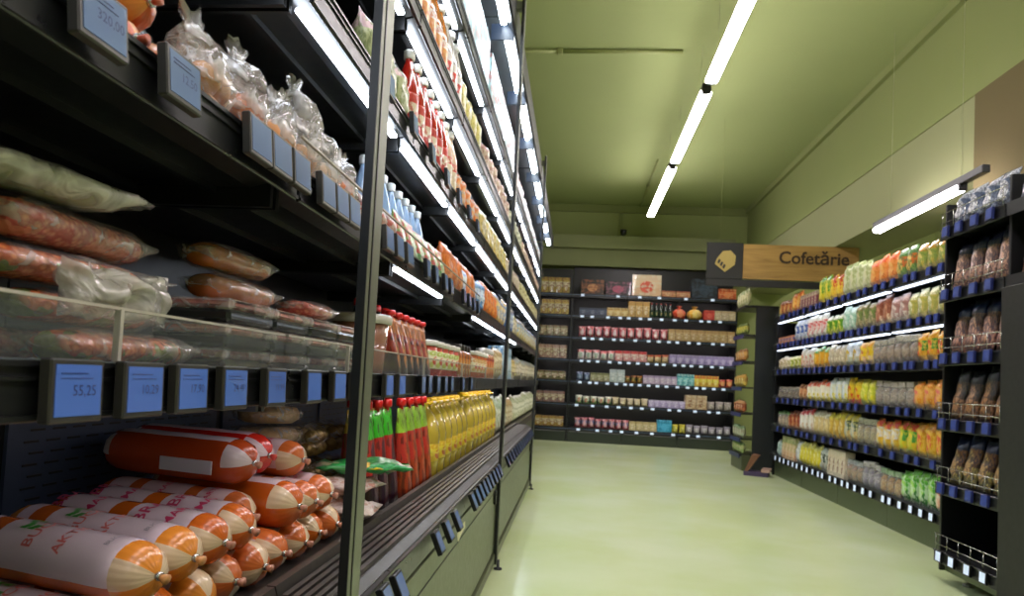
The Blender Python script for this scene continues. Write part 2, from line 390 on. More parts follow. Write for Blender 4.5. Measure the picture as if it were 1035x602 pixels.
# conduits
def pipe(name, pts, r, m, label, cat='pipe'):
    b = MB()
    for p, q in zip(pts, pts[1:]): b.tube(p, q, r, 8)
    for p in pts[1:-1]: b.box(p[0]-r*1.5, p[0]+r*1.5, p[1]-r*1.5, p[1]+r*1.5, p[2]-r*1.5, p[2]+r*1.5, bev=r*.5)
    return tag(b.build(name, m), label, cat)
PIPEM = mat('painted_conduit', '#8d955a', .6)
pipe('conduit', [(-1.2, 6.5, ZC-.022), (-.3, 6.5, ZC-.022), (.86, 6.5, ZC-.022)], .02, PIPEM, 'thin painted conduit running across the green ceiling to the left')
pipe('conduit', [(1.0, 9.7, ZC-.022), (1.0, 11.0, ZC-.022), (1.0, 12.26, ZC-.022)], .018, PIPEM, 'short painted conduit on the ceiling beside the far ceiling lamp')
pipe('conduit', [(.66, YB-.022, ZC-.14), (.66, YB-.022, 3.58)], .03, PIPEM, 'painted vertical conduit on the back wall above the dome camera')
pipe('conduit', [(3.22, YB-.022, ZC-.01), (3.22, YB-.022, 2.9)], .03, PIPEM, 'painted vertical conduit on the back wall behind the wooden sign')
b = MB(); b.lathe([(0, 0), (.035, .01), (.055, .04), (.06, .08), (.06, .1), (.03, .1)], 14); o = b.build('security_camera', mat('black_dome', '#1a1a18', .2)); o.location = (.70, 11.99, 3.565)
tag(o, 'small dark dome camera at the top of the back wall cornice', 'camera')

# ceiling lamps in one row, with black joints
def ceiling_lamp(name, x, y0, y1, z, label, tw=.05, body_from=None, group='linear ceiling lamps over the aisle'):
    e = empty(name, (x, (y0+y1)/2, z)); L2 = (y1-y0)/2
    bl = -L2 if body_from is None else body_from-(y0+y1)/2
    b = MB(); b.box(-tw*.75, tw*.75, bl, L2, .045, .10, bev=.006); 
    b.build('housing', BLACK, e)
    b = MB(); zt = ZC-z if z > 3 else 3.3-z; b.tube((0, bl+.3, .1), (0, bl+.3, ZC-z), .0016, 5); b.tube((0, L2-.3, .1), (0, L2-.3, ZC-z), .0016, 5)
    b.build('hanging_wire', mat('pale_wire', '#a9ac86', .5), e)
    t = MB(); t.box(-tw, tw, -L2+.03, L2-.03, 0, .045, bev=.012); t.build('tube', TUBE, e)
    c = MB()
    for s_ in (-1, 1):
        c.box(-tw*.8, tw*.8, s_*L2-.03*s_, s_*L2, .0, .07, bev=.005)
    c.build('end_cap', BLACK, e)
    return tag(e, label, 'ceiling lamp', group)
LX, LZ = 1.03, 3.60
for i, (a, c) in enumerate([(-1.75, .8), (.9, 3.45), (3.5, 5.95), (6.12, 8.12), (8.3, 10.75)]):  # the first, behind the viewer, is an unseen lamp added as fill
    ceiling_lamp('linear_ceiling_lamp', LX, a, c, LZ, ['unseen white tube lamp added behind the viewer for fill', 'long white tube lamp over the aisle near the viewer, mostly above view', 'long white tube lamp cut by the top edge of the picture',
        'middle glowing tube lamp of the row above the aisle', 'farthest tube lamp of the row above the aisle, nearest the back wall'][i])
ceiling_lamp('linear_ceiling_lamp', 2.62, 5.02, 6.45, 2.47, 'short glowing tube lamp hanging above the right gondola', .035, body_from=4.75, group=None)
for i, y in enumerate((1.5, 5.5, 9.0)):   # lamps of the next aisle, beyond the right gondola
    ceiling_lamp('linear_ceiling_lamp', 4.7, y, y+2.4, LZ, 'tube lamp of the next aisle behind the right gondola, '+['nearest', 'middle', 'farthest'][i]+' one', group='lamps of the next aisle')

# ================================================================== LEFT REFRIGERATED SHELVING (front faces +x)
ROWZ = [1.0, 1.38, 1.765, 2.145, 2.53]                     # top of each shelf's price rail
XF, XK = -.53, -1.10
SECT = [(-1.24, 1.24, 3, 'near'), (1.24, 3.72, 3, 'middle'), (3.72, 6.45, 3, 'far'), (6.47, 9.90, 4, 'last')]
def ribbed(b, p0, p1, y0, y1, n):
    for k in range(n):
        a = (k+.15)/n; c = (k+.75)/n
        x0, z0 = p0[0]+(p1[0]-p0[0])*a, p0[1]+(p1[1]-p0[1])*a; x1, z1 = p0[0]+(p1[0]-p0[0])*c, p0[1]+(p1[1]-p0[1])*c
        b.prism_y([(x0, z0-.01), (x0, z0+.008), (x1, z1+.008), (x1, z1-.01)], y0, y1)
for si, (ya, yb, nb, sname) in enumerate(SECT):
    e = empty('refrigerated_shelving_unit', (XK, ya, 0))
    def at(o): o.parent = e; o.location = -Vector(e.location); return o
    g = .003
    # back and perforated panel
    b = MB(); b.box(XK-.05, XK-.003, ya+g, yb-g, .08, 3.05); at(b.build('back_panel', BLACK))
    bw = (yb-ya)/nb
    for k in range(nb):
        y0, y1 = ya+k*bw+.02, ya+(k+1)*bw-.02
        p = MB(); p.box(XK-.002, XK+.006, y0, y1, .60, .96)
        for r_ in range(14):
            for q in range(12):
                yy = y0+.04+(r_ % 2)*.015+q*(y1-y0-.07)/12
                p.box(XK+.006, XK+.0075, yy, yy+.038, .632+r_*.0235, .637+r_*.0235, 1)
        at(p.build('perforated_panel', [DARK, BLACK]))
    # lower deck, cabinet, plinth
    if si == 3:
        b = MB(); b.box(XK, -.545, ya+g, yb-g, .50, .57); at(b.build('deck', DECKM))
        b = MB(); b.box(XK+.02, -.56, ya+g, yb-g, 0, .498); at(b.build('cabinet_body', CABM))
    if si < 3:
        b = MB(); b.prism_y([(XK, .50), (XK, .57), (-.55, .57), (-.545, .60), (-.528, .60), (-.52, .575), (-.425, .572), (-.40, .562), (-.40, .50), (-.42, .49)], ya+g, yb-g)
        ribbed(b, (-.518, .578), (-.425, .574), ya+g, yb-g, 5)
        at(b.build('deck', DECKM))
        b = MB(); b.box(-.402, -.3885, ya+g, yb-g, .496, .559, bev=.002); at(b.build('deck_rail', RAIL))
        b = MB(); b.box(-.398, -.3905, ya+.004, yb-.004, .498, .520); at(b.build('rail_lip', mat('rail_lip', '#4b4a44', .35, .5)))
        b = MB(); b.box(XK+.02, -.40, ya+.01, yb-.01, .08, .498); at(b.build('cabinet_body', BLACK))
        for k in range(1 if si else 2):
            n_ = 1 if si else 2; y0 = ya+(yb-ya)*k/n_+.012; y1 = ya+(yb-ya)*(k+1)/n_-.012
            b = MB(); b.box(-.40, -.386, y0, y1, .10, .49, bev=.002); b.box(-.387, -.384, y0+.01, y1-.01, .418, .4215, 1)
            at(b.build('cabinet_panel', [CABM, BLACK]))
        b = MB(); b.box(XK+.05, -.41, ya+.01, yb-.01, .0, .08); b.box(-.40, -.378, ya+.01, yb-.01, .035, .085, bev=.003); at(b.build('plinth', CABM))
        b = MB(); b.box(-.386, -.374, yb-.20, yb-.17, .36, .43, bev=.004); at(b.build('panel_handle', BLACK))
    if si == 3:
        b = MB(); b.box(XK, -.56, yb-.004, yb+.012, .58, 2.99); at(b.build('end_panel', BLACK))
    # shelves by bay
    for k in range(nb):
        y0, y1 = ya+k*bw+.006, ya+(k+1)*bw-.006
        for zi, z in enumerate(ROWZ):
            s_ = MB()
            s_.prism_y([(XK+.01, z-.045), (XK+.01, z-.015), (XF-.012, z-.015), (XF-.012, z-.03), (XF-.09, z-.05)], y0, y1)
            s_.box(XK+.02, XF-.05, y0, y0+.012, z-.085, z-.03); s_.box(XK+.02, XF-.05, y1-.012, y1, z-.085, z-.03)
            s_.box(-.86, -.84, y0+.01, y1-.01, z-.062, z-.04); s_.box(-.70, -.685, y0+.01, y1-.01, z-.062, z-.04)
            sh = at(s_.build('shelf', BLACK))
            r_ = MB(); r_.box(XF-.012, XF-.004, y0, y1, z-.068, z-.004, bev=.002); r_.box(XF-.006, XF, y0, y1, z-.012, z-.006); r_.box(XF-.006, XF, y0, y1, z-.026, z-.022); r_.box(XF-.006, XF-.001, y0, y1, z-.066, z-.06)
            rr = r_.build('price_rail', [RAIL], sh)
            if zi > 1 or (zi == 1 and si*3+k in (4, 6, 7, 8)):
                l_ = MB(); l_.box(-.592, -.570, y0+.05, y1-.05, z-.060, z-.048, bev=.003)
                l_.build('shelf_lamp', STRIP, sh)
            elif zi == 0:
                l_ = MB(); l_.box(-.592, -.570, y0+.03, y1-.03, z-.058, z-.048, bev=.003)
                l_.build('shelf_lamp', FILL_STRIP, sh)  # unseen strip added behind the rail to light the deck below
            if zi == 0 or (zi == 1 and si == 1):
                a_ = MB(); a_.box(XF-.012, XF-.0085, y0+.002, y1-.002, z-.004, z+.058); a_.build('acrylic_riser', ACRYL, sh)
                a_ = MB(); a_.box(XF-.014, XF-.0075, y0+.002, y1-.002, z+.057, z+.0605)  # highlight along the riser's top, painted as a pale bar
                if zi == 0: a_.box(XF-.014, XF-.006, y0+bw*.42, y0+bw*.42+.006, z-.01, z+.058)
                a_.build('riser_edge', mat('edge_highlight_and_clip', '#b8b2a6', .25), sh)
    # canopy with its lamps
    b = MB(); b.box(XK, -.43, ya+g, yb-g, 3.0, 3.06, bev=.004); b.prism_y([(-.47, 2.96), (-.43, 2.90), (-.415, 2.90), (-.415, 3.06), (-.47, 3.06)], ya+g, yb-g)
    cn = at(b.build('canopy', BLACK))
    for k in range(nb):
        y0, y1 = ya+k*bw+.03, ya+(k+1)*bw-.03
        b = MB(); b.box(-.50, -.47, y0, y1, 2.935, 2.96, bev=.005); lo = b.build('canopy_lamp', CANST, cn)
        b = MB(); b.box(-.56, -.43, ya+k*bw-.008 if k else ya+g, ya+k*bw+.014, 2.87, 2.965, bev=.003); b.build('canopy_bracket', mat('blue_grey_bracket', '#2c3648', .35), cn)
    if si < 3:
        # upright on the front, standing on a levelling foot
        y1 = yb-.008; y0 = y1-.072
        b = MB(); b.box(-.384, -.368, y0, y1, .03, 3.10, 0, bev=.002); b.box(-.3685, -.3665, y0+.018, y0+.024, .035, 3.09, 1); b.box(-.384, -.3685, y0-.001, y0+.002, .035, 3.09, 1)
        b.box(-.42, -.383, y0+.01, y0+.05, 3.01, 3.05)
        at(b.build('upright', [POSTM, BLACK]))
        b = MB(); b.lathe([(.022, 0), (.022, .008), (.008, .012), (.008, .05)], 12, cx=-.362, cy=y0+.03); at(b.build('levelling_foot', BLACK))
    tag(e, {'near': 'black refrigerated shelving left, in the foreground before the grey upright, holding sausages',
            'middle': 'black refrigerated shelving left, between the two uprights, with bottles and oil',
            'far': 'black refrigerated shelving left, just beyond the middle upright',
            'last': 'black shelving at the far end of the left row, nearest the back wall'}[sname], 'shelving', 'refrigerated shelving along the left')

# ================================================================== ELECTRONIC PRICE TAGS
def make_esl(name, w, h, frame, screen, dep=.014):
    e = empty(name)
    b = MB(); b.box(-w/2, w/2, -dep, 0, -h, 0, 0, bev=.002)
    kid(e, b.build('tag_frame', frame))
    s_ = MB(); s_.box(-w/2+.006, w/2-.006, -dep-.0008, -dep+.001, -h+.007, -.006); kid(e, s_.build('screen', screen))
    return e
F_GREY = mat('tag_frame_grey_brown', '#3a3835', .35); F_BLUE = mat('tag_frame_deep_blue', '#27306a', .35); F_BLK = mat('tag_frame_black', '#101114', .35)
S_NEAR = mat('tag_screen_blue', '#4f6fb4', .16, emit='#3f62b8', es=.08); S_GREY = mat('tag_screen_grey_blue', '#7388b4', .1, spec=.9)  # blue screen given a faint glow, though e-ink only reflects
S_BLUE = mat('tag_screen_deep_blue', '#3c4c92', .25, emit='#34449c', es=.04); S_PALE = mat('tag_screen_pale', '#cfdcec', .3, emit='#cfe0ff', es=.25)  # glow added to these screens too, in place of reflected light
INK = mat('tag_ink', '#26386e', .5)
def digits(text, size, parent, loc):
    cu = bpy.data.curves.new('t', 'FONT'); cu.body = text; cu.size = size; cu.align_x = 'CENTER'; cu.resolution_u = 2
    to = bpy.data.objects.new('t', cu); SC.collection.objects.link(to); bpy.context.view_layer.update()
    me = bpy.data.meshes.new_from_object(to); bpy.data.objects.remove(to)
    o = bpy.data.objects.new('printed_price', me); me.materials.clear(); me.materials.append(INK); SC.collection.objects.link(o)
    o.parent = parent; o.location = loc; o.rotation_euler = (PI/2, 0, 0); return o
def tags(protos, pts, rz, place, tilt=.12, group=True, prices=None, noun='electronic price tags'):
    n = len(pts)
    for i, p in enumerate(pts):
        o = copy_tree(protos[i % len(protos)])
        o.matrix_world = Matrix.Translation(p) @ Matrix.Rotation(rz, 4, 'Z') @ Matrix.Rotation(-tilt, 4, 'X')
        tag(o, f'{ordinal(i, n)} of {NUM[n-1]} {noun} {place}', 'price tag', f'{noun} {place}')
        if prices and i < len(prices):
            scr = [c for c in o.children if c.name.startswith('screen')][0]
            digits(prices[i], .016, scr, (.008, -.0152, -.038))
            q = MB(); q.box(-.026, .012, -.0154, -.0148, -.0155, -.0145); q.box(-.026, .02, -.0154, -.0148, -.0205, -.0197); q.build('header_rule', INK, scr)
def drop(proto):
    for c in KIDS.get(proto.name, []): bpy.data.objects.remove(c)
    bpy.data.objects.remove(proto)
p1 = make_esl('electronic_price_tag', .078, .066, F_GREY, S_NEAR)
p2 = make_esl('electronic_price_tag', .078, .066, F_GREY, S_GREY)
p3 = make_esl('electronic_price_tag', .060, .066, F_BLK, S_GREY)
p4 = make_esl('electronic_price_tag', .060, .062, F_BLUE, S_BLUE)
p5 = make_esl('electronic_price_tag', .072, .050, F_BLK, S_PALE)
p6 = make_esl('electronic_price_tag', .060, .062, F_BLK, S_PALE)
R90 = PI/2
tags([p1], [(XF+.003, y, .997) for y in (.675, .787, .892, 1.01, 1.155)], R90, 'on the middle shelf before the upright', .03, prices=['55,25', '10,29', '17,90', '24,49', '19,99'])
tags([p1], [(XF+.004, y, .997) for y in (1.325, 1.475, 1.60, 1.88, 2.02)], R90, 'around the upright on the middle shelf', .03)
tags([p3], [(XF+.004, y, .997) for y in (2.31, 2.42, 2.57, 2.72, 2.86, 3.15, 3.4)], R90, 'on the middle shelf above the oil', .03)
tags([p2], [(XF+.004, y, 1.386) for y in (.665, .815, 1.03, 1.11, 1.195)], R90, 'below the clear bags up left', .1, prices=['320,00', '12,50'])
tags([p2], [(XF+.004, y, 1.386) for y in (1.33, 1.413, 1.495, 1.79, 1.90, 2.02)], R90, 'around the upright on the second shelf', .1)
tags([p3], [(XF+.004, y, 1.386) for y in (2.28, 2.42, 2.6, 2.72, 3.05, 3.2, 3.35, 3.5)], R90, 'on the shelf of orange packs', .1)
tags([p3], [(-.384, y, .558) for y in (1.42, 1.52, 1.95, 2.10, 2.26, 2.62, 2.73, 2.84, 2.95, 3.06, 3.17, 3.30, 3.42, 3.53)], R90, 'on the nearer lower deck edge', .42)
tags([p3], [(-.384, 3.95+k*.17, .558) for k in range(14)], R90, 'on the far lower deck edge', .42)
tags([p3], [(XF+.004, 1.72+k*.27, 1.77) for k in range(7)], R90, 'on the shelf of red sauce bottles', .1)

# ================================================================== RIGHT GONDOLA (front faces -x), NEAR RIGHT UNIT, TOWER, BACK SHELVES
RZ = [1.92, 1.585, 1.275, .94, .605, .26]
def gondola(name, x0, xb, ya, yb, rows, ztop, label, cat='shelving', lamps=(), wall=PLINTH, plinth_h=None, ends=(1, 1), wire=False, base_gap=.0):
    e = empty(name, (xb, ya, 0))
    def at(o): o.parent = e; o.location = -Vector(e.location); return o
    b = MB(); b.box(xb-.03, xb, ya, yb, base_gap, ztop); at(b.build('back_panel', BLACK))
    for k, y in ((0, ya), (1, yb)):
        if ends[k]:
            b = MB(); b.box(x0+.03, xb-.032, y+(0 if not k else -.02), y+(.02 if not k else 0), base_gap, ztop-.02, bev=.003); at(b.build('side_panel', BLACK))
    nb = max(1, round((yb-ya)/.95)); bw = (yb-ya)/nb
    for zi, z in enumerate(rows):
        for k in range(nb):
            y0, y1 = ya+k*bw+.004, ya+(k+1)*bw-.004
            s_ = MB(); s_.prism_y([(xb-.035, z-.045), (xb-.035, z-.01), (x0+.012, z-.01), (x0+.012, z-.03), (x0+.10, z-.045)], y0+.02, y1-.02)
            sh = at(s_.build('shelf', BLACK))
            r_ = MB(); r_.box(x0+.002, x0+.011, y0, y1, z-.07, z-.004, bev=.002); r_.box(x0-.002, x0+.003, y0, y1, z-.012, z-.006); r_.build('price_rail', [RAIL], sh)
            if zi in lamps:
                l_ = MB(); l_.box(x0+.03, x0+.075, y0+.05, y1-.05, z-.080, z-.071, bev=.003); l_.box(x0+.028, x0+.077, y0+.03, y1-.03, z-.071, z-.04, 1); l_.build('shelf_lamp', [SOFT, BLACK], sh)
            if wire:
                wv = MB()
                for q in (.03, .085): wv.tube((x0+.004, y0, z+q), (x0+.004, y1, z+q), .0025, 6)
                for q in range(6): yy = y0+.02+q*(y1-y0-.04)/5; wv.tube((x0+.004, yy, z-.004), (x0+.004, yy, z+.085), .002, 6)
                wv.build('wire_fence', WIRE, sh)
            else:
                wv = MB(); wv.box(x0+.012, x0+.0145, y0, y1, z-.01, z+.035); wv.build('acrylic_riser', ACRYL, sh)
    z = rows[-1]
    for k in range(nb):
        y0, y1 = ya+k*bw+.002, ya+(k+1)*bw-.002
        b = MB(); b.box(x0+.055, x0+.075, y0, y1, base_gap, z-.072, bev=.002); b.box(x0+.075, xb-.04, y0, y1, base_gap+.02, z-.06); at(b.build('plinth_panel', wall))
    return tag(e, label, cat), at
gondola('gondola_shelf', 2.40, 2.90, 4.66, 8.78, RZ, 1.88, 'long dark gondola shelving on the right packed with colourful bags', lamps=(0, 1), ends=(1, 1))
NZ = [1.985, 1.626, 1.268, .905, .55, .175]
_, at_ = gondola('side_shelving_unit', 2.05, 2.62, 3.555, 4.17, NZ, 2.15, 'nearest black unit on the right with dark food bags behind wire fronts', wire=True, base_gap=.055)
b = MB()
for y in (3.68, 4.05): b.lathe([(.03, 0), (.03, .01), (.01, .015), (.01, .054)], 12, cx=2.18, cy=y)
at_(b.build('levelling_foot', mat('pale_foot', '#9a9c90', .3, .6)))
e = empty('end_cabinet', (2.35, 3.0, 0))
def atc(o): o.parent = e; o.location = -Vector(e.location); return o
CHAR = mat('charcoal_end_panel', '#1e1f1b', .55)
b = MB(); b.box(2.035, 2.62, 2.75, 3.55, .03, 1.565, bev=.004); b.box(2.06, 2.60, 2.78, 3.52, 0, .03); atc(b.build('closed_body', CHAR))
b = MB(); b.box(2.59, 2.62, 2.75, 3.55, 1.567, 2.15); atc(b.build('back_panel', BLACK))
for z in (1.626, 1.985):
    b = MB(); b.box(2.06, 2.588, 2.76, 3.545, z-.04, z-.01); b.box(2.052, 2.06, 2.76, 3.545, z-.07, z-.004); atc(b.build('shelf', BLACK))
tag(e, 'plain charcoal cabinet at the right edge of the picture with two shelves on top', 'cabinet')
tags([p4], [(2.047, y, z+.0) for z in NZ[:5] for y in (4.08, 3.95, 3.80, 3.66)][:20], -R90, 'on the near right unit', .05)
tags([p6], [(2.047, y, NZ[5]) for y in (4.08, 3.95, 3.80, 3.66)], -R90, "on the near right unit's bottom", .05)
RN = ['top', 'second', 'third', 'fourth', 'fifth', 'bottom']
for i, z in enumerate(RZ):
    n_ = [22, 26, 24, 20, 18, 24][i]
    ys = sorted([4.85+(k+random.uniform(-.25, .25))*3.8/n_ for k in range(n_)], reverse=True)
    tags([p4 if i < 5 else p6], [(2.397, y, z) for y in ys], -R90, f"on right gondola's {RN[i]} shelf", .05)
# tower at the gondola's far end
e = empty('display_tower', (2.33, 9.3, 0)); T = -Vector(e.location)
def at(o): o.parent = e; o.location = T; return o
b = MB(); b.box(2.24, 2.52, 9.0, 9.03, 0, 2.06, bev=.004); b.box(2.49, 2.52, 9.03, 9.6, 0, 2.06); at(b.build('casing', mat('tower_casing', '#23272a', .45)))
b = MB(); b.box(2.10, 2.52, 9.0, 9.6, 2.06, 2.09, bev=.003); at(b.build('top_board', BLACK))
b = MB(); b.box(2.12, 2.24, 9.005, 9.6, 0, .19, bev=.004); at(b.build('base', CABM))
TZ = [1.72, 1.38, 1.05, .72, .40]
for z in TZ+[.2]:
    b = MB(); b.box(2.10, 2.485, 9.035, 9.59, z-.02, z); b.box(2.09, 2.10, 9.035, 9.59, z-.05, z, 1); at(b.build('shelf', [BLACK, F_BLUE]))
tag(e, 'dark display tower standing at the far end of the right gondola', 'shelving')

BZ = [2.51, 2.15, 1.78, 1.40, 1.04, .655, .25]
YS = 11.72
def wallshelf(x0, x1, ys, label, yaw=0):
    e = empty('shelving_rack', (x0, ys, 0), yaw); W = x1-x0; nb = max(1, round(W/.9)); bw = W/nb
    b = MB(); b.box(0, W, .45, .48, 0, 3.02 if W > 1 else 2.98); b.build('back_panel', BLACK, e)
    for q in (0, W-.018):
        b = MB(); b.box(q, q+.018, .02, .448, 0, 2.5); b.build('side_panel', BLACK, e)
    for z in BZ:
        for k in range(nb):
            a, c = k*bw+.003, (k+1)*bw-.003
            s_ = MB(); s_.box(a+.02, c-.02, .012, .44, z-.035, z-.01); sh = s_.build('shelf', BLACK, e)
            r_ = MB(); r_.box(a, c, 0, .01, z-.075, z-.006, bev=.002); r_.box(a, c, -.003, .002, z-.035, z-.028, 1); r_.build('price_rail', [RAIL, mat('rail_blue_grey', '#5d7394', .35)], sh)
    for sh in [c for c in e.children if c.name.startswith('shelf')]:
        zz_ = max(v.co.z for v in sh.data.vertices); x0_ = min(v.co.x for v in sh.data.vertices); x1_ = max(v.co.x for v in sh.data.vertices)
        b = MB(); b.box(x0_+.02, x1_-.02, .025, .05, zz_-.036, zz_-.027, bev=.002); b.build('shelf_lamp', FILL_STRIP, sh)  # added strip, hidden by the rail, to brighten the back wall goods
    for k in range(nb):
        b = MB(); b.box(k*bw+.002, (k+1)*bw-.002, .03, .42, 0, .17, bev=.003); b.build('plinth_panel', mat('dark_green_plinth', '#2c352a', .4), e)
    return tag(e, label, 'shelving')
wallshelf(-.12, 2.62, YS, 'long dark shelving along the back wall with sweets and boxes')
wallshelf(-.68, -.125, YS, 'narrow bay at the left end of the back wall shelving')
BN = ['top', 'second', 'third', 'fourth', 'fifth', 'sixth', 'bottom']
for i, z in enumerate(BZ):
    n_ = [6, 13, 14, 16, 17, 12, 10][i]
    xs = sorted([.0+(k+random.uniform(.1, .6))*2.5/n_ for k in range(n_)])
    tags([p5], [(x, YS-.0045, z-.012) for x in xs], 0, f"on back wall's {BN[i]} shelf", .0)
for p in (p1, p2, p3, p4, p5, p6): drop(p)

# ------------------------------------------------------------------ sign
WOOD = bpy.data.materials.new('light_wood_board'); WOOD.use_nodes = True
nt = WOOD.node_tree; N = nt.nodes; L = nt.links
tc = N.new('ShaderNodeTexCoord'); mp = N.new('ShaderNodeMapping'); mp.inputs['Scale'].default_value = (1.2, 6, 14); L.new(tc.outputs['Object'], mp.inputs[0])
n = N.new('ShaderNodeTexNoise'); n.inputs['Scale'].default_value = 1.6; n.inputs['Detail'].default_value = 5; n.inputs['Distortion'].default_value = .8; L.new(mp.outputs[0], n.inputs[0])
r = N.new('ShaderNodeValToRGB'); r.color_ramp.elements[0].color = C('#8f6f38'); r.color_ramp.elements[0].position = .3; r.color_ramp.elements[1].color = C('#b8924f'); r.color_ramp.elements[1].position = .7
L.new(n.outputs['Fac'], r.inputs[0]); L.new(r.outputs[0], N['Principled BSDF'].inputs['Base Color']); N['Principled BSDF'].inputs['Roughness'].default_value = .6
SY = 8.15
e = empty('hanging_sign', (2.7, SY, 2.45)); s_ = SY/9.0
SX0, SX1, SX2, SZ0, SZ1 = 1.60*s_, 2.05*s_, 3.47*s_, 1+1.425*s_, 1+1.87*s_
def ats(o): o.parent = e; o.location = -Vector(e.location); return o
b = MB(); b.box(SX1+.002, SX2, SY, SY+.04, SZ0, SZ1, bev=.003); ats(b.build('wood_board', WOOD))
b = MB(); b.box(SX0, SX1, SY-.004, SY+.044, SZ0-.01, SZ1+.01, bev=.003); b.box(SX0, SX2, SY+.002, SY+.038, SZ0-.09, SZ0-.012); ats(b.build('dark_square', mat('sign_black', '#1b1c1a', .5)))
def text_mesh(name, body, size, m, par, mtx, extr=.0):
    cu = bpy.data.curves.new('t', 'FONT'); cu.body = body; cu.size = size; cu.align_x = 'CENTER'; cu.align_y = 'CENTER'; cu.extrude = extr; cu.resolution_u = 3; cu.offset = size*.018
    to = bpy.data.objects.new('t', cu); SC.collection.objects.link(to); bpy.context.view_layer.update()
    me = bpy.data.meshes.new_from_object(to); bpy.data.objects.remove(to)
    me.transform(mtx); me.materials.clear(); me.materials.append(m)
    o = bpy.data.objects.new(name, me); SC.collection.objects.link(o); o.parent = par; return o
ats(text_mesh('sign_lettering', 'Cofet\u0103rie', .197, mat('sign_brown_letters', '#3c2a18', .6), e,
    Matrix.Translation((2.645, SY-.004, SZ0+.28*s_)) @ Matrix.Rotation(PI/2, 4, 'X'), .004))
cx_, cz_ = (SX0+SX1)/2, (SZ0+SZ1)/2
hexp = [(-.10, .02), (-.03, .115), (.06, .125), (.125, .06), (.115, -.05), (.0, -.14), (-.12, -.045)]
b = MB(); m_ = len(hexp); v = [(cx_+x*s_*1.05, SY-.006, cz_+z*s_*1.05) for x, z in hexp]+[(cx_+x*s_*1.05, SY-.014, cz_+z*s_*1.05) for x, z in hexp]
b.add(v, [tuple(range(m_)), tuple(range(m_, 2*m_))[::-1]]+[(i, (i+1) % m_, m_+(i+1) % m_, m_+i) for i in range(m_)])
ats(b.build('emblem', mat('sign_emblem_gold', '#b09a55', .55)))
b = MB()
for q in (-1, 0, 1):
    ux, uz = -.045+q*.032, -.045-q*.032
    c0 = Vector((cx_+ux*s_, SY-.0165, cz_+uz*s_)); a_ = Vector((.011, 0, .024))*s_; d_ = Vector((.012, 0, -.009))*s_
    b.add([c0-a_-d_, c0-a_+d_, c0+a_+d_, c0+a_-d_], [(0, 1, 2, 3)])
ats(b.build('emblem_slots', mat('sign_black', '#1b1c1a', .5)))
b = MB(); b.tube((SX0+.15, SY+.02, SZ1+.01), (SX0+.15, SY+.02, ZC), .0015); b.tube((SX2-.15, SY+.02, SZ1), (SX2-.15, SY+.02, 3.3), .0015); ats(b.build('hanger_rod', PIPEM))
tag(e, 'wooden hanging sign reading Cofet\u0103rie with black emblem square at its left', 'sign')

# ================================================================== PRODUCTS
def row(unit, z, start, items, place, limit=None):
    """lays out runs of products one after another along a shelf, in reading order of the picture"""
    cur = [start]
    if limit is not None:
        tot = sum(it[1]*(it[2]+(dict(it[9]) if len(it) > 9 else {}).get('gap', .006))+(dict(it[9]) if len(it) > 9 else {}).get('skip', 0) for it in items)
        k = (abs(limit-start)-.01)/tot; k = max(.7, min(1.15, k))
        items = [tuple(list(it[:2])+[it[2]*k]+list(it[3:9])+[dict(dict(it[9]) if len(it) > 9 else {}, gap=(dict(it[9]) if len(it) > 9 else {}).get('gap', .006)*k, skip=(dict(it[9]) if len(it) > 9 else {}).get('skip', 0)*k)]) for it in items]
    for it in items:
        kind, n, w_, h, d, cols, sing, plur, cat = it[:9]; o = dict(it[9]) if len(it) > 9 else {}
        gap = o.pop('gap', .006); dx = o.pop('dx', 0); skip = o.pop('skip', 0); lean = o.pop('lean', .04); jit = o.pop('jit', .8); dz = o.pop('dz', 0)
        cur[0] += skip*(-1 if unit in ('R', 'N') else 1)
        if unit == 'R': h = min(h, {1.585: .25, 1.275: .232}.get(z, h))
        c0 = cur[0]; st = w_+gap; back = d/2+.014+dx+.5*abs(math.sin(lean))*h*0+.004
        fd = d/2*math.cos(lean)+.001; dz += d/2*math.sin(lean)+.0006
        if unit == 'L': pos = lambda i: (XF-.022-fd-dx, c0+st*(i+.5), z-.0145+dz); rz = R90; sg = 1
        elif unit == 'R': pos = lambda i: (2.40+.022+fd+dx, c0-st*(i+.5), z-.0095+dz); rz = -R90; sg = -1
        elif unit == 'N': pos = lambda i: (2.05+.022+fd+dx, c0-st*(i+.5), z-.0095+dz); rz = -R90; sg = -1
        elif unit == 'D': pos = lambda i: (-.555-fd-dx, c0+st*(i+.5), .5705+dz); rz = R90; sg = 1
        elif unit == 'T': pos = lambda i: (2.112+fd+dx, c0-st*(i+.5), z+dz); rz = -R90; sg = -1
        else: pos = lambda i: (c0+st*(i+.5), YS+.022+fd+dx, z-.0095+dz); rz = 0; sg = 1
        run(pos, kind, n, w_, h, d, cols, sing, plur, cat, place, rz=rz, lean=lean, jit=jit, **o)
        cur[0] = c0+sg*st*n
        if unit in ('R', 'N', 'T', 'B', 'L', 'D') and limit is not None and (cur[0]-limit)*sg > .03: print('OVER', place, sing, round(cur[0], 2), limit)
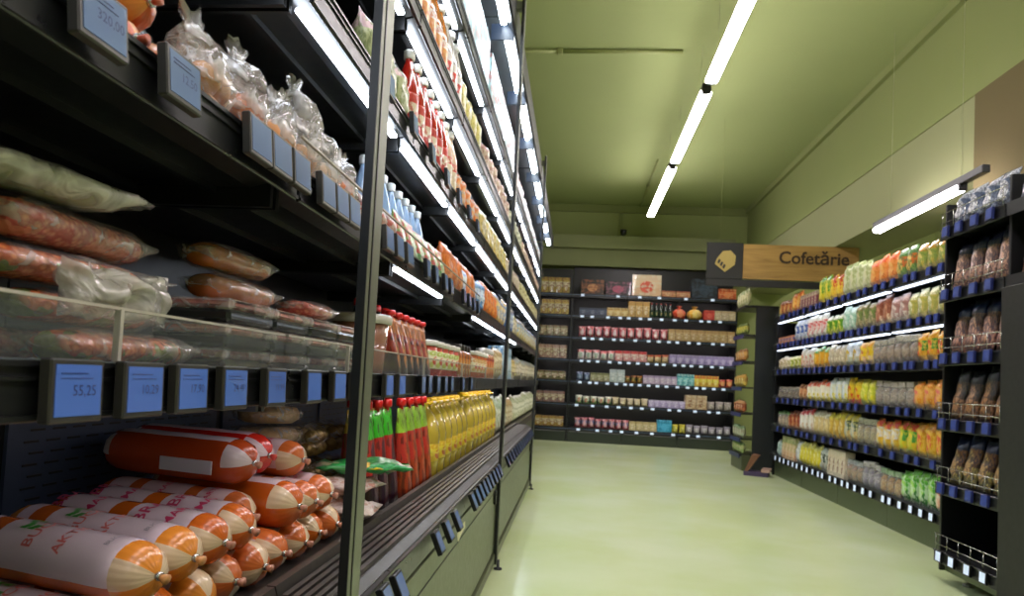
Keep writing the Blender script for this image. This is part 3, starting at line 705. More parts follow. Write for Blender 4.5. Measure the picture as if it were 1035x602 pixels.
# --- right gondola, far (8.70) to near (4.72)
P = "on right gondola's top shelf"
row('R', 1.92, 8.70, [
 ('bag', 3, .16, .20, .07, ('#8a2a1c', '#b4502a', '#6b2418', '#d8a24a', '#e0b070'), 'red-brown biscuit bag', 'red-brown biscuit bags', 'bag'),
 ('bag', 2, .17, .24, .08, ('#c4641e', '#d87a2a', '#b85a18', '#e8b050', '#f0c070'), 'orange biscuit bag', 'orange biscuit bags', 'bag'),
 ('box', 6, .09, .16, .10, ('#7a3a4a', '#8c4658', '#c8b8a0', '#d9c8b0', '#5a2638'), 'purple carton', 'small purple cartons', 'box'),
 ('bag', 2, .17, .30, .08, ('#c8b81e', '#5a9a28', '#3c8a24', '#e0d83a', '#e8d860'), 'green and yellow bag', 'green and yellow bags', 'bag'),
 ('bag', 2, .16, .26, .08, ('#e0b020', '#c83418', '#b02414', '#e8c83a', '#f0d050'), 'red-topped yellow bag', 'red-topped yellow bags', 'bag'),
 ('bag', 4, .15, .30, .08, ('#b4bc84', '#a8b478', '#98a868', '#d4d4a8', '#d8dcb4'), 'pale green bag', 'pale green bags', 'bag'),
 ('bag', 3, .17, .26, .09, ('#c86a28', '#d8822e', '#d4551c', '#e8b468', '#e89850'), 'bright orange snack bag', 'bright orange snack bags', 'bag'),
 ('bag', 2, .16, .25, .08, ('#7a9a4a', '#c86a28', '#5a8a44', '#e8c468', '#3a6a34'), 'green-orange snack bag', 'green-orange snack bags', 'bag'),
 ('bag', 4, .15, .22, .08, ('#b0a040', '#96a044', '#c8882a', '#d8c878', '#6a8a3a'), 'olive snack bag', 'olive snack bags', 'bag'),
], P, 4.70)
P = "on right gondola's second shelf"
row('R', 1.585, 8.66, [
 ('box', 5, .12, .08, .12, ('#c87a4a', '#4a6aa8', '#d89a6a', '#e8c8a0', '#b85a3a'), 'low orange and blue box', 'low orange-blue boxes', 'box'),
 ('bag', 3, .15, .26, .08, ('#dce0e8', '#3a5ab0', '#e4e8f0', '#f0f0f0', '#8aa0d0'), 'white and blue bag', 'white and blue bags', 'bag'),
 ('bag', 4, .15, .28, .08, ('#e0dcd0', '#d85a5a', '#f0ece0', '#e88a8a', '#f4f0e8'), 'white bag with pink front', 'white bags with pink fronts', 'bag'),
 ('bag', 3, .15, .22, .08, ('#c8d040', '#6aa828', '#e8e8d8', '#e0e060', '#4a8a20'), 'lime green bag', 'lime green bags', 'bag'),
 ('bag', 2, .16, .26, .08, ('#c8dcc8', '#b4d8c4', '#dcece0', '#e8f4e8', '#8abca0'), 'pale mint bag', 'pale mint bags', 'bag'),
 ('bag', 3, .14, .24, .07, ('#a89870', '#7a8a4a', '#988858', '#c8b890', '#5a6a38'), 'khaki bag', 'khaki bags', 'bag'),
 ('bag', 2, .15, .25, .08, ('#d8c0a0', '#8a4a30', '#7a3a28', '#c89070', '#a86850'), 'brown-topped bag', 'brown-topped bags', 'bag'),
 ('bag', 2, .15, .24, .08, ('#d8ccc0', '#b08078', '#c8a8a0', '#e0d0c8', '#987068'), 'dusty pink bag', 'dusty pink bags', 'bag'),
 ('bag', 5, .15, .23, .08, ('#d0c070', '#c4b85c', '#e4dcb0', '#f0ecd0', '#a0a850'), 'cream and yellow bag', 'cream and yellow bags', 'bag'),
], P, 4.70)
P = "on right gondola's third shelf"
row('R', 1.275, 8.66, [
 ('bag', 3, .15, .17, .08, ('#dcd0b0', '#c8b890', '#e8dcc8', '#f0e8d8', '#a89060'), 'small cream bag', 'small cream bags', 'bag'),
 ('bag', 3, .15, .17, .08, ('#c8c860', '#b8c050', '#e0dca0', '#f0ecc0', '#8a9a30'), 'small yellow-green bag', 'small yellow-green bags', 'bag'),
 ('bag', 3, .15, .24, .08, ('#d8a890', '#e0d8c0', '#e8e0d0', '#d87858', '#f0ece4'), 'cream bag with red print', 'cream bags with red print', 'bag'),
 ('bag', 3, .16, .24, .08, ('#dc9a20', '#e4a828', '#5ab078', '#f0c860', '#e8b440'), 'green-topped orange bag', 'green-topped orange bags', 'bag'),
 ('bag', 3, .15, .25, .08, ('#cfc0a0', '#d4c6a8', '#dcd0b4', '#e4dac4', '#b8a888'), 'plain beige bag', 'plain beige bags', 'bag'),
 ('bag', 2, .18, .262, .09, ('#c8c8a0', '#d8dce0', '#e4e8ec', '#d8b840', '#b8c0c8'), 'large silver-white bag', 'large silver-white bags', 'bag'),
 ('bag', 2, .15, .22, .08, ('#d8b8a0', '#e8c020', '#d89028', '#c84830', '#f0d860'), 'orange and yellow bag', 'orange and yellow bags', 'bag'),
 ('clear', 6, .14, .24, .08, ('#8a7058', '#b49c80', '#6a5444', '#d8ccb8'), 'clear bag of brown pasta', 'clear brown pasta bags', 'bag'),
 ('bag', 4, .15, .25, .08, ('#e0a024', '#5a9a38', '#e89c20', '#d84a2c', '#f0c850'), 'orange bag with vegetable picture', 'orange vegetable-picture bags', 'bag'),
], P, 4.70)
P = "on right gondola's fourth shelf"
row('R', .94, 8.66, [
 ('clear', 6, .14, .15, .07, ('#7a6a58', '#988468', '#5a4a3c', '#8a8478'), 'small clear grey-brown bag', 'small clear grey-brown bags', 'bag'),
 ('bag', 2, .14, .19, .07, ('#8a4a28', '#a86038', '#6a3820', '#c89060', '#d8a878'), 'brown bag', 'brown bags', 'bag'),
 ('bag', 5, .14, .23, .08, ('#e8d420', '#ece4c8', '#e05830', '#f0ecd8', '#f4f0e0'), 'yellow pasta bag with red band', 'yellow red-band pasta bags', 'bag'),
 ('bag', 3, .16, .262, .09, ('#e8dc40', '#e4e4c8', '#dfe8ee', '#c8d8e0', '#f0f4f4'), 'tall white and yellow bag', 'tall white and yellow bags', 'bag'),
 ('bag', 2, .16, .24, .08, ('#d83c20', '#e0c020', '#c8a81c', '#d87020', '#e8d040'), 'red and yellow bag', 'red and yellow bags', 'bag'),
 ('bag', 2, .15, .24, .08, ('#e8dc30', '#d8dc48', '#e4e060', '#f0e880', '#c0c830'), 'lemon yellow bag', 'lemon yellow bags', 'bag'),
 ('clear', 5, .14, .23, .08, ('#a09080', '#c0b4a4', '#786858', '#b0a8a0'), 'clear bag of grey pasta', 'clear grey pasta bags', 'bag'),
 ('bag', 4, .16, .22, .08, ('#e89820', '#e8a850', '#e88828', '#e8786a', '#f0c060'), 'orange-pink bag', 'orange-pink bags', 'bag'),
], P, 4.70)
P = "on right gondola's fifth shelf"
row('R', .605, 8.64, [
 ('clear', 3, .15, .20, .08, ('#b49a78', '#d0bc98', '#8a7050', '#5a8a48'), 'clear beige bag with green header', 'green-header beige bags', 'bag'),
 ('bag', 3, .15, .22, .08, ('#a85a38', '#8a3828', '#5a2a1c', '#d8a070', '#c87850'), 'dark brown-red bag', 'dark brown-red bags', 'bag'),
 ('bag', 3, .16, .27, .09, ('#d8b898', '#e4d8c8', '#d85058', '#f0e8dc', '#f0ece8'), 'red-topped white bag', 'red-topped white bags', 'bag'),
 ('bag', 3, .16, .26, .09, ('#d8c088', '#e0cc94', '#f0ece0', '#e8dcb8', '#c8b070'), 'cream flour bag', 'cream flour bags', 'bag'),
 ('bag', 3, .15, .27, .08, ('#d4ac48', '#dcbc58', '#ece050', '#e8d898', '#c09838'), 'golden bag', 'golden bags', 'bag'),
 ('bag', 2, .16, .27, .09, ('#c8a868', '#5a6a4a', '#dcc830', '#a8b0b0', '#e0d8a0'), 'yellow-topped grey bag', 'yellow-topped grey bags', 'bag'),
 ('clear', 3, .14, .24, .08, ('#b8a878', '#d0c498', '#8a7c54', '#c8c8b8'), 'clear bag of yellow noodles', 'clear noodle bags', 'bag'),
 ('bag', 3, .15, .25, .08, ('#e0b028', '#e0d8d0', '#d84838', '#f0ece4', '#e8c850'), 'white bag with red top', 'white bags with red tops', 'bag'),
 ('bag', 2, .15, .25, .08, ('#e4c024', '#4a9a3c', '#d84428', '#e8d048', '#c8d040'), 'green and red bag', 'green and red bags', 'bag'),
 ('bag', 4, .15, .26, .08, ('#e8b428', '#e0a024', '#d8881c', '#e86a48', '#f0cc58'), 'amber bag', 'amber bags', 'bag'),
], P, 4.70)
P = "on right gondola's bottom shelf"
row('R', .26, 8.62, [
 ('bag', 2, .14, .20, .08, ('#b8ccc8', '#a4c0bc', '#c8d8d4', '#d8e4e0', '#88a8a4'), 'pale teal bag', 'pale teal bags', 'bag'),
 ('box', 4, .15, .25, .10, ('#d8a880', '#c8b478', '#98a868', '#e4c8a0', '#e8d4b0'), 'peach and green carton', 'peach and green cartons', 'box'),
 ('bag', 1, .16, .24, .08, ('#e4e8ec', '#d8e0e8', '#e8ecf0', '#f4f4f4', '#c0c8d0'), 'plain white bag', '', 'bag'),
 ('bag', 6, .13, .26, .09, ('#e4d830', '#e8dc50', '#f0ec98', '#f4f0a0', '#d8c820'), 'yellow flour bag', 'bright yellow flour bags', 'bag'),
 ('bag', 2, .15, .25, .08, ('#b8b0a0', '#3a4a40', '#d8e0dc', '#e8ece8', '#888c80'), 'dark and white bag', 'dark and white bags', 'bag'),
 ('box', 4, .13, .24, .09, ('#e0d4bc', '#dcccb0', '#e0d0b4', '#8a5a38', '#ece0cc'), 'cream carton with brown mark', 'cream cartons with brown marks', 'box'),
 ('clear', 3, .14, .20, .08, ('#a88060', '#c8a880', '#786048', '#b4b8c0'), 'clear bag of brown beans', 'clear brown bean bags', 'bag'),
 ('clear', 3, .14, .24, .08, ('#8c86a0', '#d0ccd8', '#686078', '#e4dce4'), 'clear bag with violet header', 'clear violet-header bags', 'bag'),
 ('clear', 3, .15, .22, .08, ('#c89858', '#e0bc80', '#987040', '#a8c8a0'), 'clear bag of golden grain', 'clear golden grain bags', 'bag'),
 ('bag', 4, .16, .25, .10, ('#3c8a34', '#58b838', '#78d040', '#a8e068', '#d8f0d0'), 'bright green bag', 'bright green bags', 'bag'),
 ('bag', 2, .15, .20, .09, ('#d8d0b8', '#d86848', '#e0a840', '#e8e0c8', '#e89878'), 'cream bag with orange-red top', 'cream orange-topped bags', 'bag'),
], P, 4.70)
# --- near right unit
NP = ['top', 'second', 'third', 'fourth', 'fifth']
for i, z in enumerate(NZ[:5]):
    fill = [('#8a96a8', '#5c6c88', '#b0b8c4', '#d0d4d8', '#2c3448'), ('#b08a74', '#7a5c50', '#1b2a50', '#c8a088', '#20263c'), ('#a87c68', '#7c5c50', '#182a54', '#c49880', '#1c2440'),
            ('#8c6444', '#54402e', '#10161c', '#b08054', '#16181c'), ('#94844c', '#7a5434', '#18264a', '#b89460', '#141c34')][i]
    nm = [('silver-blue fish bag', 'silver-blue fish bags'), ('dried fish bag', 'dried fish bags'), ('dark blue fish bag', 'dark blue fish bags'),
          ('black food bag', 'black food bags'), ('dark snack bag', 'dark snack bags')][i]
    row('N', z, 4.122, [('bag', 4, .135, [.22, .30, .30, .30, .29][i], .06, fill, nm[0], nm[1], 'bag', dict(lean=.2, gap=.004, art=.75, scale=13, name='dried_food_bag'))],
        f"on the near right unit's {NP[i]} shelf", 3.575)
row('N', 1.626, 3.52, [('bag', 4, .15, .29, .06, ('#94705c', '#6a5248', '#1b2a50', '#b89078', '#24283c'), 'dark blue-headed bag', 'dark blue-headed bags', 'bag', dict(lean=.2, art=.75, scale=13, name='dried_food_bag'))], 'on the charcoal cabinet', 2.80)
row('N', 1.985, 3.52, [('bag', 4, .15, .24, .06, ('#5a6478', '#3c4458', '#7a8496', '#8c94a4', '#1c2438'), 'steel-blue bag', 'steel-blue bags', 'bag', dict(lean=.2, art=.75, scale=13, name='dried_food_bag'))], "on the cabinet's topmost shelf", 2.80)
# --- tower
for i, z in enumerate(TZ+[.2]):
    cols = [('#8a9a4a', '#c8b850', '#5a6a34', '#d8d060'), ('#c88a48', '#e0b068', '#8a5a30', '#d8c0a0'), ('#d0b050', '#a87838', '#c89848', '#e8d898'),
            ('#c87848', '#8a3a28', '#d8a878', '#e8c8a8'), ('#b8c0a0', '#a09878', '#78a068', '#d8d8c0'), ('#98b068', '#c8c890', '#688848', '#e0e0b0')][i]
    nm = ['olive', 'tan', 'golden', 'rust', 'grey-green', 'leaf-green'][i]
    row('T', z, 9.57, [('bag', 4, .12, .165, .07, cols, f'{nm} bag', f'small {nm} bags', 'bag')], "on the dark tower's side", 9.05)
row('T', 2.0905, 9.58, [('bag', 4, .125, .24, .08, ('#a8b078', '#c8c490', '#8a9a60', '#d8d4a8', '#e8e0c0'), 'pale bag', 'tall pale striped bags', 'bag')], 'on top of the dark tower')
# --- back wall, left to right
P = "on back wall's top shelf"
row('B', 2.51, .0, [
 ('box', 1, .40, .24, .20, ('#3c2418', '#5a3420', '#2c1c14', '#c88a58', '#8a5030'), 'brown box with a cake picture', '', 'box', dict(gap=.03)),
 ('box', 1, .44, .22, .20, ('#2a1c24', '#3c2834', '#2c2028', '#b84a6a', '#8a5068'), 'dark box with pink band', '', 'box', dict(gap=.03)),
 ('box', 1, .50, .36, .12, ('#e0b890', '#e8c8a0', '#e4c8a8', '#d8502c', '#e8d8c0'), 'large cream box with orange-red picture', '', 'box', dict(gap=.01, art=.2)),
 ('box', 2, .24, .10, .14, ('#c88a58', '#d8b078', '#b86848', '#e0c090', '#a8584a'), 'low brown box', 'low brown boxes', 'box', dict(gap=.01)),
 ('box', 1, .44, .32, .16, ('#1c2430', '#202a38', '#181e28', '#2c3c50', '#38485c'), 'dark blue-black box', '', 'box', dict(gap=.03)),
 ('box', 1, .30, .17, .14, ('#c85428', '#d86430', '#b84a20', '#e88a50', '#e0a070'), 'orange-red box', '', 'box'),
], P, 2.6)
P = "on back wall's second shelf"
row('B', 2.15, .0, [
 ('box', 3, .16, .12, .14, ('#4a5470', '#5c6884', '#3a445c', '#8088a0', '#3c4458'), 'slate blue box', 'slate blue boxes', 'box'),
 ('box', 3, .12, .14, .12, ('#c8a050', '#d8b468', '#b88838', '#e4cc90', '#e8d8a8'), 'gold box', 'low gold boxes', 'box'),
 ('box', 3, .12, .26, .12, ('#c8a460', '#dcc088', '#c89c50', '#e8dcb8', '#b88c40'), 'tall gold box', 'tall gold boxes', 'box'),
 ('bottle', 5, .075, .25, .075, ('#2c4a34', '#384c30', '#24382c', '#a89868'), 'dark green bottle', 'dark green bottles', 'bottle', dict(glass='#1c3024', cap='#8a2c20')),
 ('ball', 1, .24, .22, .20, ('#d8442c', '#e05838', '#d04028', '#e88858', '#e89878'), 'round red sweets bag', '', 'sweets bag'),
 ('ball', 1, .27, .22, .20, ('#d8a430', '#e4b440', '#c89428', '#e8cc70', '#e8d090'), 'round golden sweets bag', '', 'sweets bag', dict(gap=.03)),
 ('box', 1, .18, .16, .14, ('#c83830', '#d04038', '#b83028', '#e07060', '#d85848'), 'plain red box', '', 'box'),
 ('box', 3, .115, .16, .12, ('#d8c8a8', '#e0d4b8', '#d0bc98', '#e8dcc8', '#b89870'), 'cream box', 'small cream boxes', 'box'),
], P, 2.6)
P = "on back wall's third shelf"
row('B', 1.78, .0, [
 ('bag', 11, .13, .20, .09, ('#c83048', '#d84860', '#c02838', '#f0d0d8', '#f0e8ec'), 'red and pink sweets bag', 'red-pink sweets bags', 'bag'),
 ('box', 9, .115, .19, .12, ('#c8ac7c', '#d4bc90', '#c0a070', '#e0d0b0', '#a88050'), 'kraft beige box', 'kraft beige boxes', 'box'),
], P, 2.6)
P = "on back wall's fourth shelf"
row('B', 1.40, .0, [
 ('bag', 5, .125, .17, .08, ('#e8d8d4', '#e8ece8', '#c83840', '#78a888', '#f0e4e4'), 'white bag with red top edge', 'white-red sweets bags', 'bag'),
 ('box', 4, .13, .17, .10, ('#d8a0a0', '#e8d8d0', '#c82c38', '#f0e8e0', '#c86868'), 'red-topped pale box', 'red-topped pale boxes', 'box'),
 ('bag', 3, .12, .14, .08, ('#d8c488', '#e4d8b0', '#b84830', '#e8dcc0', '#c89c58'), 'yellowish bag', 'yellowish bags', 'bag'),
 ('box', 9, .115, .15, .10, ('#8878b8', '#a090cc', '#9484c0', '#c8bce4', '#c0b8d8'), 'lilac box', 'lilac chocolate boxes', 'box'),
], P, 2.6)
P = "on back wall's fifth shelf"
row('B', 1.04, .0, [
 ('bag', 2, .12, .15, .08, ('#38507a', '#4a648c', '#2c4068', '#8098b8', '#b0bcd0'), 'navy bag', 'navy bags', 'bag'),
 ('box', 3, .11, .14, .10, ('#b0a884', '#c8c49c', '#88885c', '#d8d4b8', '#686848'), 'olive-beige box', 'olive-beige boxes', 'box'),
 ('box', 2, .13, .21, .10, ('#c8d4d4', '#d8e0e0', '#c0ccd0', '#e8ecec', '#a0b0b4'), 'tall pale grey box', 'tall pale grey boxes', 'box'),
 ('bag', 3, .10, .13, .07, ('#b8782c', '#6a7030', '#a86028', '#d8b060', '#4a5828'), 'orange-olive bag', 'orange-olive bags', 'bag'),
 ('box', 6, .095, .14, .10, ('#d4c0d8', '#e4d8e8', '#b8a4c8', '#f0e8f0', '#9884b0'), 'white-violet box', 'white-violet boxes', 'box'),
 ('box', 3, .095, .19, .09, ('#30a0a8', '#38b0b8', '#2890a0', '#80d0d4', '#c8ecec'), 'turquoise box', 'turquoise boxes', 'box'),
 ('box', 4, .10, .18, .09, ('#d8a83c', '#e8dc50', '#d86830', '#f0e890', '#e4c858'), 'yellow box with orange top', 'yellow orange-topped boxes', 'box'),
 ('bag', 2, .12, .15, .08, ('#c83c38', '#d89050', '#b83030', '#e8b070', '#e0a080'), 'red-orange bag', 'red-orange bags', 'bag'),
], P, 2.6)
P = "on back wall's sixth shelf"
row('B', .655, .0, [
 ('bag', 5, .125, .14, .08, ('#6a9858', '#d8dcc8', '#e8e4d8', '#c85848', '#b8ccA8'), 'white-green bag', 'low white-green bags', 'bag'),
 ('bag', 5, .12, .14, .08, ('#d4c49c', '#e4d8bc', '#d8ccac', '#ece4cc', '#c0a878'), 'ivory bag', 'low ivory bags', 'bag'),
 ('box', 6, .10, .12, .10, ('#b4a8d0', '#c8bce0', '#d8d0e8', '#e4dcf0', '#9080b8'), 'pale lavender box', 'pale lavender boxes', 'box'),
 ('box', 2, .18, .23, .14, ('#b49470', '#c4a888', '#b89c78', '#8a5c3c', '#d8c8a8'), 'tall tan box', 'tall tan boxes', 'box'),
 ('bag', 3, .14, .16, .09, ('#b0a8a0', '#c4bcb8', '#a09890', '#d8d0cc', '#888078'), 'grey bag', 'small grey bags', 'bag'),
], P, 2.6)
P = "on back wall's bottom shelf"
row('B', .25, .0, [
 ('bag', 8, .12, .18, .09, ('#b03848', '#5868a0', '#a83040', '#d8a0b0', '#e0c8c8'), 'red and blue bag', 'red and blue bags', 'bag'),
 ('box', 4, .12, .15, .11, ('#d0c094', '#dcd0a8', '#c8b484', '#e8dcc0', '#a8985c'), 'straw-coloured box', 'straw-coloured boxes', 'box'),
 ('box', 1, .26, .20, .12, ('#2890b8', '#309cc8', '#2888b0', '#48b0d8', '#58b8dc'), 'bright blue box', '', 'box'),
 ('bag', 2, .12, .15, .09, ('#d8cc48', '#e0d858', '#d0c440', '#ece888', '#b8b038'), 'lemon bag', 'lemon bags', 'bag'),
 ('bag', 6, .13, .15, .09, ('#a09ca0', '#c0bcc4', '#908c94', '#d8d4dc', '#78747c'), 'silver-grey bag', 'silver-grey bags', 'bag'),
], P, 2.6)
LB = [('#a8903c', 'mustard', 2.51, .26), ('#c0a858', 'straw', 2.15, .24), ('#8c8a6c', 'grey-olive', 1.78, .17), ('#b89c88', 'salmon-beige', 1.40, .22), ('#6a6c38', 'dark olive', 1.04, .14), ('#8a7068', 'mauve-brown', .655, .18), ('#a88c40', 'ochre', .25, .17)]
for (c_, nm, z, h), rn in zip(LB, BN):
    row('B', z, -.66, [('box', 4, .115, h, .12, (c_, '#c8c09c', c_, '#d8d0b0', '#7a3c30'), f'{nm} box', f'{nm} boxes', 'box')], f"on the narrow back bay's {rn} shelf")

# ================================================================== LEFT SHELVES: BOTTLES, POUCHES, TUBS
P = 'on the lower deck'
row('D', 0, 2.00, [
 ('capped', 3, .125, .34, .07, ('#2a1426', '#b02822', '#3ecb28', '#4a2438', '#3a1418'), 'plum ketchup pouch with green top', 'plum ketchup pouches, green tops', 'pouch', dict(name='ketchup_pouch', lean=.05, gap=.014, dx=.02)),
 ('capped', 4, .125, .34, .07, ('#a8401c', '#b83028', '#9ad03c', '#c8501c', '#4a1a14'), 'tomato ketchup pouch with green top', 'tomato ketchup pouches, green tops', 'pouch', dict(name='ketchup_pouch', lean=.05, gap=.014)),
 ('jug', 6, .175, .33, .15, ('#e8c820', '#e8d430', '#d8b020', '#c86820', '#f0e060'), 'yellow oil bottle', 'big yellow oil bottles', 'bottle', dict(lean=0, dx=.0, gap=.008, jit=.1)),
], P, 3.70)
row('D', 0, 2.32, [
 ('capped', 5, .10, .325, .07, ('#1c1414', '#8a2018', '#c8a838', '#c85020', '#3a5a28'), 'dark sauce pouch with red cap', 'rear dark sauce pouches', 'pouch', dict(name='sauce_pouch', dx=.18, lean=.02, gap=.012))], P)
row('D', 0, 3.78, [
 ('jug', 7, .165, .34, .15, ('#e8c820', '#e8d430', '#d8b020', '#c86820', '#f0e060'), 'oil bottle', 'far yellow oil bottles', 'bottle', dict(lean=0, gap=.008, jit=.1)),
 ('bag', 4, .19, .30, .10, ('#c8c8a8', '#d8dcc8', '#b8ccb8', '#e8ecdc', '#98a878'), 'pale bag', 'pale green-white bags', 'bag'),
 ('bag', 3, .19, .28, .10, ('#c8b888', '#d4c898', '#c0a870', '#e4dcb8', '#a08850'), 'straw bag', 'straw-coloured bags', 'bag')], 'on the far lower deck', 6.4)
P = 'on the middle left shelf'
row('L', 1.0, 1.90, [
 ('tub', 1, .20, .18, .18, ('#8a5a44', '#cfcac0'), 'large tub of brown spread with white lid', '', 'tub', dict(lean=0)),
 ('capped', 6, .095, .21, .07, ('#30140f', '#8a2818', '#a8601c', '#c88040', '#1c100c'), 'red-brown pouch', 'red-brown sauce pouches', 'pouch', dict(name='sauce_pouch', lean=.03, skip=.02)),
 ('tub', 5, .13, .15, .13, ('#b83c24', '#d8d4c8', '#c8d068', '#e0dcb0', '#a8b848', '#d04828', '#f0ecd0'), 'white-lidded red tub', 'white-lidded red tubs', 'tub', dict(lean=0, skip=.03, gap=.02)),
 ('jar', 4, .10, .17, .10, ('#b06a30', '#c88440', '#a05c28', '#d8a868', '#884818'), 'orange jar', 'orange jars', 'jar', dict(lean=0, skip=.02))], P, 3.70)
row('L', 1.0, 2.36, [('bottle', 7, .085, .275, .075, ('#7a1c18', '#c8382a', '#e0a048', '#e8c878'), 'dark bottle with red cap', 'dark red-capped bottles', 'bottle',
   dict(glass='#221412', cap='#c81c18', dx=.20, lean=0, gap=.03))], P)
row('L', 1.0, 3.80, [
 ('tub', 4, .14, .16, .13, ('#b85a2c', '#dcd8cc', '#d8b868', '#e8e0b8', '#c89848', '#c84828', '#f0ecd0'), 'white-lidded orange tub', 'white-lidded orange tubs', 'tub', dict(lean=0, gap=.025)),
 ('jar', 4, .11, .20, .11, ('#a83c24', '#c86034', '#8a2c1c', '#d89858', '#d8b070'), 'tall red-orange jar', 'tall red-orange jars', 'jar', dict(lean=0, gap=.02, cap='#c8c4bc')),
 ('bag', 3, .20, .24, .10, ('#b8a878', '#c8b890', '#a89060', '#d8ccaa', '#886c40'), 'beige bag', 'beige bags', 'bag'),
 ('box', 4, .20, .26, .12, ('#88b0c8', '#a0c4d8', '#6890b0', '#d0e0e8', '#c8d8e0'), 'light blue box', 'light blue boxes', 'box'),
 ('bag', 3, .18, .22, .10, ('#c8b058', '#d8c078', '#b89848', '#e8dca8', '#988038'), 'golden bag', 'golden bags', 'bag')], 'on the far middle shelf', 6.4)
P = 'on the second left shelf'
row('L', 1.38, 1.72, [
 ('bag', 3, .10, .11, .06, ('#8a3428', '#b84838', '#6a2c24', '#d89880', '#c8b8a0'), 'small red bag', 'small red bags', 'bag'),
 ('pouch', 6, .12, .15, .07, ('#48903c', '#b03828', '#a83024', '#d8d0b0', '#5cb048'), 'red-green pouch', 'red-green pouches', 'pouch', dict(skip=.03)),
 ('bag', 3, .13, .21, .08, ('#d06c1c', '#d8782a', '#c8641c', '#e09048', '#b85414'), 'plain orange pack', 'plain orange packs', 'bag', dict(skip=.02)),
 ('bag', 1, .12, .17, .08, ('#b8ccd8', '#d0dce4', '#98b8d0', '#e8f0f4', '#6090c8'), 'white-blue pack', '', 'bag'),
 ('bag', 2, .13, .20, .08, ('#d87028', '#e08030', '#d06820', '#e89850', '#b85c18'), 'amber pack', 'bright amber packs', 'bag')], P, 3.70)
row('L', 1.38, 1.98, [('bottle', 8, .08, .29, .07, ('#3c68b8', '#c8d8ec', '#6090d0', '#e4ecf4'), 'blue-white bottle', 'blue-white bottles', 'bottle',
   dict(glass='#9cb8dc', cap='#eef0f0', dx=.085, lean=0, gap=.02))], P)
row('L', 1.38, 3.80, [
 ('bag', 2, .16, .20, .08, ('#6098c8', '#d0e0ec', '#88b0d0', '#f0f4f4', '#3c70b0'), 'sky-blue pack', 'sky-blue packs', 'bag'),
 ('bag', 4, .16, .22, .09, ('#d06c1c', '#d8782a', '#c8641c', '#e09048', '#b85414'), 'orange pack', 'far orange packs', 'bag'),
 ('bag', 3, .20, .25, .10, ('#c8a860', '#d4b878', '#b89448', '#e4d4a8', '#3c78b8'), 'tan bag', 'tan bags', 'bag'),
 ('bag', 4, .18, .27, .10, ('#3c68a8', '#88a8c8', '#c8b070', '#e0e4e0', '#284c90'), 'blue and tan bag', 'blue and tan bags', 'bag'),
 ('bag', 2, .20, .22, .10, ('#c8bc90', '#d8cca8', '#a89c70', '#e8e0c8', '#888058'), 'dull cream bag', 'dull cream bags', 'bag')], 'on the far second shelf', 6.4)
P = 'on the third left shelf'
row('L', 1.765, .62, [
 ('clear', 4, .15, .16, .08, ('#8a7058', '#c8a888', '#5c4a3c', '#2c4030'), 'dark-labelled clear bag', 'dark-labelled clear bags', 'bag')], P, 1.22)
row('L', 1.765, 1.68, [
 ('bag', 3, .13, .20, .08, ('#98a468', '#b0b884', '#c8a8a8', '#c8ccA8', '#788850'), 'olive-pink bag', 'olive-pink bags', 'bag'),
 ('bottle', 6, .085, .30, .075, ('#b8281c', '#d8c8a8', '#c83a24', '#e8e0cc'), 'red sauce bottle', 'white-capped red sauce bottles', 'bottle', dict(glass='#a82418', cap='#e8e4d8', lean=0, gap=.012)),
 ('bottle', 2, .09, .298, .08, ('#d8c8a0', '#e0d0b0', '#c83820', '#f0e8d8'), 'cream sauce bottle', 'cream sauce bottles', 'bottle', dict(glass='#d8b898', cap='#e8e4d8', lean=0, gap=.012)),
 ('bag', 5, .13, .20, .10, ('#cc6820', '#d87830', '#c8601c', '#e0a058', '#b8b0a0'), 'orange bag', 'translucent orange bags', 'bag')], P, 3.70)
row('L', 1.765, 3.80, [('bag', 7, .19, .25, .10, ('#c0a850', '#d0bc6c', '#a8b070', '#e0d8a8', '#988838'), 'dull yellow bag', 'dull yellow bags', 'bag'),
 ('bag', 6, .19, .22, .10, ('#b8a890', '#c8b8a0', '#a89078', '#d8ccb8', '#887058'), 'taupe bag', 'taupe bags', 'bag')], 'on the far third shelf', 6.4)
P = 'on the fourth left shelf'
row('L', 2.145, 1.75, [
 ('bag', 2, .14, .20, .08, ('#a0a868', '#b4b880', '#889058', '#ccd0a8', '#707c40'), 'moss green bag', 'moss green bags', 'bag'),
 ('bottle', 5, .09, .30, .08, ('#c87020', '#d89030', '#e8e0d0', '#d8a040'), 'amber bottle', 'amber bottles', 'bottle', dict(glass='#b86818', cap='#e8e4d8', lean=0)),
 ('bottle', 3, .09, .31, .08, ('#d8d0c8', '#d83c28', '#e4e0d8', '#f0ece4'), 'silver-red bottle', 'silver-red bottles', 'bottle', dict(glass='#c0bcb8', cap='#e8e8e4', lean=0)),
 ('bag', 4, .14, .24, .08, ('#c8b850', '#d0c868', '#a8a858', '#e0dca0', '#b0a030'), 'yellow-green bag', 'rounded yellow-green bags', 'bag')], P, 3.70)
row('L', 2.145, 3.80, [('bag', 7, .19, .24, .10, ('#b8a488', '#c8b498', '#a87868', '#d8c8b0', '#986050'), 'rosy beige bag', 'rosy beige bags', 'bag'),
 ('bag', 6, .19, .22, .10, ('#b8b890', '#c8c8a8', '#98a078', '#d8d8c0', '#788058'), 'sage bag', 'sage bags', 'bag')], 'on the far fourth shelf', 6.4)
row('L', 2.53, 1.72, [('box', 12, .155, .33, .12, ('#a8ccd0', '#c0dce0', '#b4d4d8', '#e0ecec', '#d8b8b0'), 'pale cyan box', 'pale cyan boxes', 'box', dict(lean=0))], 'on the topmost left shelf', 3.70)
